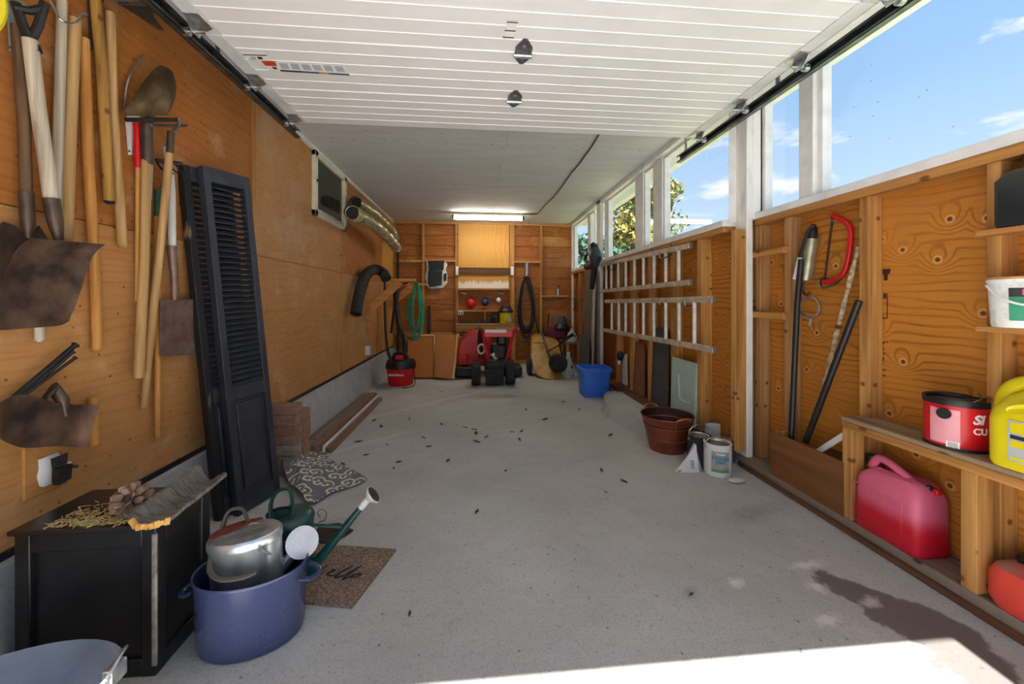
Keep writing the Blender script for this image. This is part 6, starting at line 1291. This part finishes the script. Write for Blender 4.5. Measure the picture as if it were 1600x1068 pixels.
t.p('recess', MB().slab([(gx-hx2*0.80, gy+0.06, hz-0.058), (gx-hx2*0.78, gy-0.05, hz-0.066), (gx-0.03, gy-0.05, hz-0.02), (gx-0.03, gy+0.06, hz-0.006)], (-0.002, 0, 0.002)), m_gas)
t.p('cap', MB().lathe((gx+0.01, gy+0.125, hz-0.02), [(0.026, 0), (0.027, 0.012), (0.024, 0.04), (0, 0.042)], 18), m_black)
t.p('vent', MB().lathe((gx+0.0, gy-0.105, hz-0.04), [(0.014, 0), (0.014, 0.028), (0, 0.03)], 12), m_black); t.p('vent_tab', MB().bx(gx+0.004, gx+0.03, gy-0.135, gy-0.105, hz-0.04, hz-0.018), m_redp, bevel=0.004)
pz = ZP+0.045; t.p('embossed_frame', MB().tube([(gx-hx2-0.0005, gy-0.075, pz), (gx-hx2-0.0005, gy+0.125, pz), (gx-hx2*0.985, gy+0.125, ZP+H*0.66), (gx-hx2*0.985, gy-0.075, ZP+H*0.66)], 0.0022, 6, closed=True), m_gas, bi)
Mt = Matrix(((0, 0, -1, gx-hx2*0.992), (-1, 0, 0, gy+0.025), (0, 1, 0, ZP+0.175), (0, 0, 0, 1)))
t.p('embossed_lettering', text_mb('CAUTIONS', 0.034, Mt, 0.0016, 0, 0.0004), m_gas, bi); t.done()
m_gas2 = NT('dusty_orange_red_plastic'); s_ = m_gas2.n('ShaderNodeNewGeometry'); q_ = m_gas2.n('ShaderNodeSeparateXYZ'); m_gas2.l(s_.outputs['Normal'], q_.inputs[0])
du = m_gas2.math('MULTIPLY', m_gas2.sm(q_.outputs['Z'], 0.25, 0.75), m_gas2.sm(m_gas2.noise(9, 4), 0.3, 0.55)); m_gas2 = m_gas2.col(m_gas2.mixc(m_gas2.math('MULTIPLY', du, 0.8), srgb('e2493c'), srgb('9a8478'))).pr(0.5).m
p = onZ(1542, 918, ZP); gx2 = XF+0.084; gy2 = rx(1526, 800, XF+0.002).y-0.185
t = T('gas_can', 'dusty orange red gas can at the lower right frame edge', 'gas can', 'red gas cans')
rg = [rr_ring(gx2, gy2, 0.078, 0.165, 0.05, ZP+0.001, 6), rr_ring(gx2, gy2, 0.086, 0.18, 0.06, ZP+0.025, 6), rr_ring(gx2, gy2, 0.086, 0.18, 0.06, ZP+0.105, 6), rr_ring(gx2, gy2, 0.078, 0.165, 0.055, ZP+0.135, 6), rr_ring(gx2, gy2, 0.05, 0.12, 0.045, ZP+0.15, 6)]
t.p('body', loft(rg, True, True), m_gas2); t.p('handle', MB().tube(smooth_path([(gx2, gy2+0.08, ZP+0.14), (gx2, gy2+0.05, ZP+0.185), (gx2, gy2-0.05, ZP+0.185), (gx2, gy2-0.08, ZP+0.14)], 6), 0.013, 8), m_gas2); t.p('cap', MB().lathe((gx2+0.03, gy2+0.12, ZP+0.13), [(0.028, 0), (0.03, 0.03), (0.026, 0.042), (0, 0.043)], 16), m_black); t.done()
# red and black chip can on the low shelf
cc = V((XF+0.091, rx(1498, 690, XF+0.10).y, ZS)); rc = 0.089; hc = 0.188
m_redcan = mat('red_can_print', 'd81a24', 'c8141e', 5, 0.35); t = T('red_can', 'wide red can with black rim on the low shelf', 'can')
i = t.p('body', MB().lathe(cc, [(rc*0.97, 0), (rc, 0.006), (rc, hc-0.02)], 40), m_redcan); t.p('rim', MB().lathe(cc, [(rc*1.03, hc-0.024), (rc*1.045, hc-0.012), (rc*1.03, hc), (rc*0.95, hc-0.004), (rc*0.93, hc-0.012)], 40, caps=(0, 0)), m_black, i); t.p('lid', MB().lathe(cc, [(rc*0.95, hc-0.016), (0, hc-0.014)], 40), m_galvd, i); t.p('bottom_rim', MB().lathe(cc, [(rc*1.01, 0.0), (rc*1.02, 0.008), (rc*1.005, 0.012)], 40, caps=(1, 0)), m_black, i)
fd = (CP-cc); a0 = math.atan2(fd.y, fd.x); m_fade = mat('faded_pink_print', 'f0aab4', 'e88c98', 4, 0.4)
t.p('faded_panel', wrap(cc, rc+0.0006, a0-0.85, a0+0.10, 0.02, 0.15), m_fade, i); t.p('barcode', wrap(cc, rc+0.001, a0-0.30, a0+0.08, 0.004, 0.032, 6), m_stw, i)
for k in range(8): t.p('barcode_line', wrap(cc, rc+0.0014, a0-0.24+k*0.035, a0-0.225+k*0.035, 0.010, 0.03, 1), m_stb, i)
wraptext('SI', 0.046, cc, rc+0.0015, a0+0.62, 0.122, m_stw, 'lettering', t, i, 0.002, 0.25); wraptext('CU', 0.032, cc, rc+0.0015, a0+0.70, 0.080, m_stw, 'lettering', t, i, 0.001)
kn = cc+V((rc*math.cos(a0-0.35), rc*math.sin(a0-0.35), hc-0.055)); t.p('plug', MB().tube([kn, kn+V((math.cos(a0-0.35), math.sin(a0-0.35), 0))*0.008], 0.020, 18), m_black, i)
t.p('bail', MB().tube(smooth_path([cc+V((rc*math.cos(a0-0.35)*1.05, rc*math.sin(a0-0.35)*1.05, hc-0.05)), cc+V((rc*0.2, -rc*0.7, hc+0.006)), cc+V((rc*0.9, -rc*0.1, hc+0.012))], 6), 0.0022, 6), m_wire); t.done()
# yellow jug
jx, jy = XF+0.084, rx(1590, 720, XF+0.06).y-0.055; m_jug = mat('yellow_jug_plastic', 'ead81c', 'e0cc10', 4, 0.35)
t = T('yellow_jug', 'bright yellow plastic jug with loop handle on the low shelf', 'jug'); H = 0.285
rg = [rr_ring(jx, jy, 0.082, 0.10, 0.04, ZS+0.001, 6), rr_ring(jx, jy, 0.084, 0.108, 0.045, ZS+0.012, 6), rr_ring(jx, jy, 0.084, 0.108, 0.045, ZS+0.155, 6), rr_ring(jx, jy-0.002, 0.08, 0.104, 0.05, ZS+0.195, 6), rr_ring(jx, jy-0.006, 0.055, 0.088, 0.045, ZS+0.232, 6), rr_ring(jx, jy-0.012, 0.035, 0.062, 0.03, ZS+0.255, 6), rr_ring(jx, jy-0.03, 0.024, 0.028, 0.023, ZS+0.272, 6)]
i = t.p('body', loft(rg, True, True), m_jug); t.p('handle', MB().tube(smooth_path([(jx, jy-0.015, ZS+0.262), (jx, jy+0.035, ZS+0.283), (jx, jy+0.082, ZS+0.255), (jx, jy+0.10, ZS+0.20), (jx-0.01, jy+0.092, ZS+0.15)], 7), 0.026, 12), m_jug); t.p('handle_hole', MB().dish([(jx-0.083, jy+0.005+0.042*math.cos(a), ZS+0.208+0.016*math.sin(a)+0.012*math.cos(a)*-1) for a in [2*math.pi*k/16 for k in range(16)]], (1, 0, -0.6), 0.02, 0.003), m_jug)
t.p('cap', MB().lathe((jx, jy-0.03, ZS+0.27), [(0.026, 0), (0.026, 0.03), (0, 0.031)], 16), mat('navy_cap', '1a2040', '141a34'))
xl = jx-0.0845; t.p('paper_label', MB().bx(xl-0.0012, xl, jy-0.075, jy+0.04, ZS+0.03, ZS+0.165), m_stg, i); 
for k, (z0, z1, m) in enumerate(((0.105, 0.118, m_stb), (0.125, 0.16, m_jug), (0.078, 0.10, m_jug), (0.036, 0.046, m_jug))): t.p('label_print', MB().bx(xl-0.0018, xl-0.001, jy-0.07, jy+0.034, ZS+z0, ZS+z1), m, i)
t.done()
# black jug on the upper shelf
bx2, by2 = XN+0.003, rx(1600, 350, XN).y-0.035; t = T('black_jug', 'black plastic jug with ribbed cap on the upper short shelf', 'jug')
rg = [rr_ring(bx2, by2, 0.062, 0.075, 0.02, ZU+0.001), rr_ring(bx2, by2, 0.066, 0.08, 0.022, ZU+0.01), rr_ring(bx2, by2, 0.066, 0.08, 0.022, ZU+0.16), rr_ring(bx2, by2, 0.05, 0.06, 0.025, ZU+0.19), rr_ring(bx2, by2, 0.028, 0.03, 0.02, ZU+0.20)]
t.p('body', loft(rg, True, True), mat('charcoal_plastic', '23262a', '2c3034', 5, 0.35)); t.p('cap', MB().lathe((bx2, by2, ZU+0.198), [(0.034, 0), (0.036, 0.02), (0.032, 0.04), (0, 0.041)], 20), m_black); t.p('orange_mark', MB().bx(bx2-0.068, bx2-0.066, by2-0.06, by2-0.025, ZU+0.04, ZU+0.11), mat('orange_print', 'c46a3a')); t.done()
# white pail on the middle shelf
cc = V((XN-0.006, rx(1600, 500, XN).y+0.005, ZM)); rc = 0.072; t = T('white_pail', 'white plastic pail with green label and bail on the middle short shelf', 'pail'); H = 0.165
i = t.p('body', MB().lathe(cc, [(rc*0.86, 0), (rc*0.9, 0.008), (rc, H-0.012), (rc*1.05, H-0.010), (rc*1.05, H), (rc*0.97, H)], 32, caps=(1, 0)), mat('scuffed_white_plastic', 'f0f0ee', 'b8b8b4', 26, 0.45, lo=0.5, hi=0.8)); t.p('wooden_lid', MB().lathe(cc, [(rc*1.04, H-0.002), (rc*1.04, H+0.008), (0, H+0.008)], 32), m_studX)
fd = (CP-cc); a0 = math.atan2(fd.y, fd.x)
def cone(a1, a2, z1, z2, e): return MB().grid([[cc+V(((rc*(0.9+0.1*z/H)+e)*math.cos(mix(a1, a2, k/10)), (rc*(0.9+0.1*z/H)+e)*math.sin(mix(a1, a2, k/10)), z)) for k in range(11)] for z in (z1, z2)])
t.p('green_label', cone(a0-0.35, a0+0.9, 0.025, 0.105, 0.0008), mat('label_green2', '3fa27e', '379070'), i); t.p('black_label', cone(a0-0.35, a0+0.9, 0.105, 0.135, 0.0008), m_stb, i); t.p('red_mark', cone(a0+0.05, a0+0.8, 0.110, 0.130, 0.0014), mat('label_red', 'd8586a'), i)
t.p('bail', MB().tube(smooth_path([cc+V((rc*1.05*math.cos(a0-1.3), rc*1.05*math.sin(a0-1.3), H-0.02)), cc+V((rc*1.15*math.cos(a0-0.5), rc*1.15*math.sin(a0-0.5), H-0.065)), cc+V((rc*1.18*math.cos(a0+0.3), rc*1.18*math.sin(a0+0.3), H-0.085)), cc+V((rc*1.05*math.cos(a0+1.5), rc*1.05*math.sin(a0+1.5), H-0.02))], 6), 0.004, 7), m_wbr); t.done()
# ================================================================== OUTSIDE: trees and the neighbour's roof beyond the right windows
def tree(name, label, loc, h, r, cols, n, seed, leaf=0.13, trunk_h=0.35):
    rnd = random.Random(seed); loc = V(loc); t = T(name, label, 'tree', 'trees beyond the right windows')
    tr = MB().tube([loc, loc+V((0.1, 0, h*0.4)), loc+V((0, 0.1, h*0.85))], [r*0.09, r*0.06, r*0.015], 8)
    for k in range(9): z = h*rnd.uniform(0.3, 0.8); a = rnd.uniform(0, 6.28); tr.tube([loc+V((0, 0, z)), loc+V((math.cos(a)*r*0.4, math.sin(a)*r*0.4, z+r*0.25)), loc+V((math.cos(a)*r*0.75, math.sin(a)*r*0.75, z+r*0.35))], [r*0.03, r*0.02, r*0.006], 6)
    t.p('trunk', tr, m_bark)
    cl = [(loc+V((rnd.uniform(-1, 1)*r*0.7, rnd.uniform(-1, 1)*r*0.7, h*rnd.uniform(trunk_h, 0.98))), r*rnd.uniform(0.25, 0.45)) for k in range(34)]
    parts = [MB() for c in cols]
    for i in range(n):
        c, cr_ = cl[rnd.randrange(len(cl))]; d = V((rnd.gauss(0, 1), rnd.gauss(0, 1), rnd.gauss(0, 1))).normalized()*cr_*rnd.uniform(0.3, 1.0); p = c+d
        x = V((rnd.gauss(0, 1), rnd.gauss(0, 1), rnd.gauss(0, 1))).normalized(); y = x.cross(V((rnd.gauss(0, 1), rnd.gauss(0, 1), rnd.gauss(0, 1)))).normalized(); s = leaf*rnd.uniform(0.6, 1.3)
        parts[rnd.randrange(len(cols))].add([p-x*s, p+y*s*0.5, p+x*s, p-y*s*0.5], [(0, 1, 2, 3)])
    for mb, m in zip(parts, cols): t.p('foliage', mb, m, kind='stuff')
    t.done()
lf = [mat('leaf_yellow', 'b89a50', '94783a', 3, 0.7), mat('leaf_green', '62783f', '4a6030', 3, 0.7), mat('leaf_olive', '86864e', '6a6a3a', 3, 0.7)]
lg = [mat('leaf_dark', '2f5a3a', '244a30', 3, 0.7), mat('leaf_mid', '5a8a58', '466f46', 3, 0.7), mat('leaf_blue', '4a7a70', '3a6258', 3, 0.7)]
D = 15; p = atD(985, 330, D); tree('autumn_tree', 'tall tree with yellow and green autumn leaves', (p.x, p.y, -0.12), 7.0, 1.9, lf, 5200, 3)
D = 20; p = atD(1012, 330, D); tree('autumn_tree', 'second autumn tree behind the first, mostly green', (p.x, p.y, -0.12), 6.3, 1.6, lf[1:], 3000, 5)
D = 11; p = atD(912, 370, D); tree('dark_tree', 'dark green bushy tree seen through the back window', (p.x, p.y, -0.12), 3.3, 1.0, lg, 3600, 9, 0.09, trunk_h=0.15)
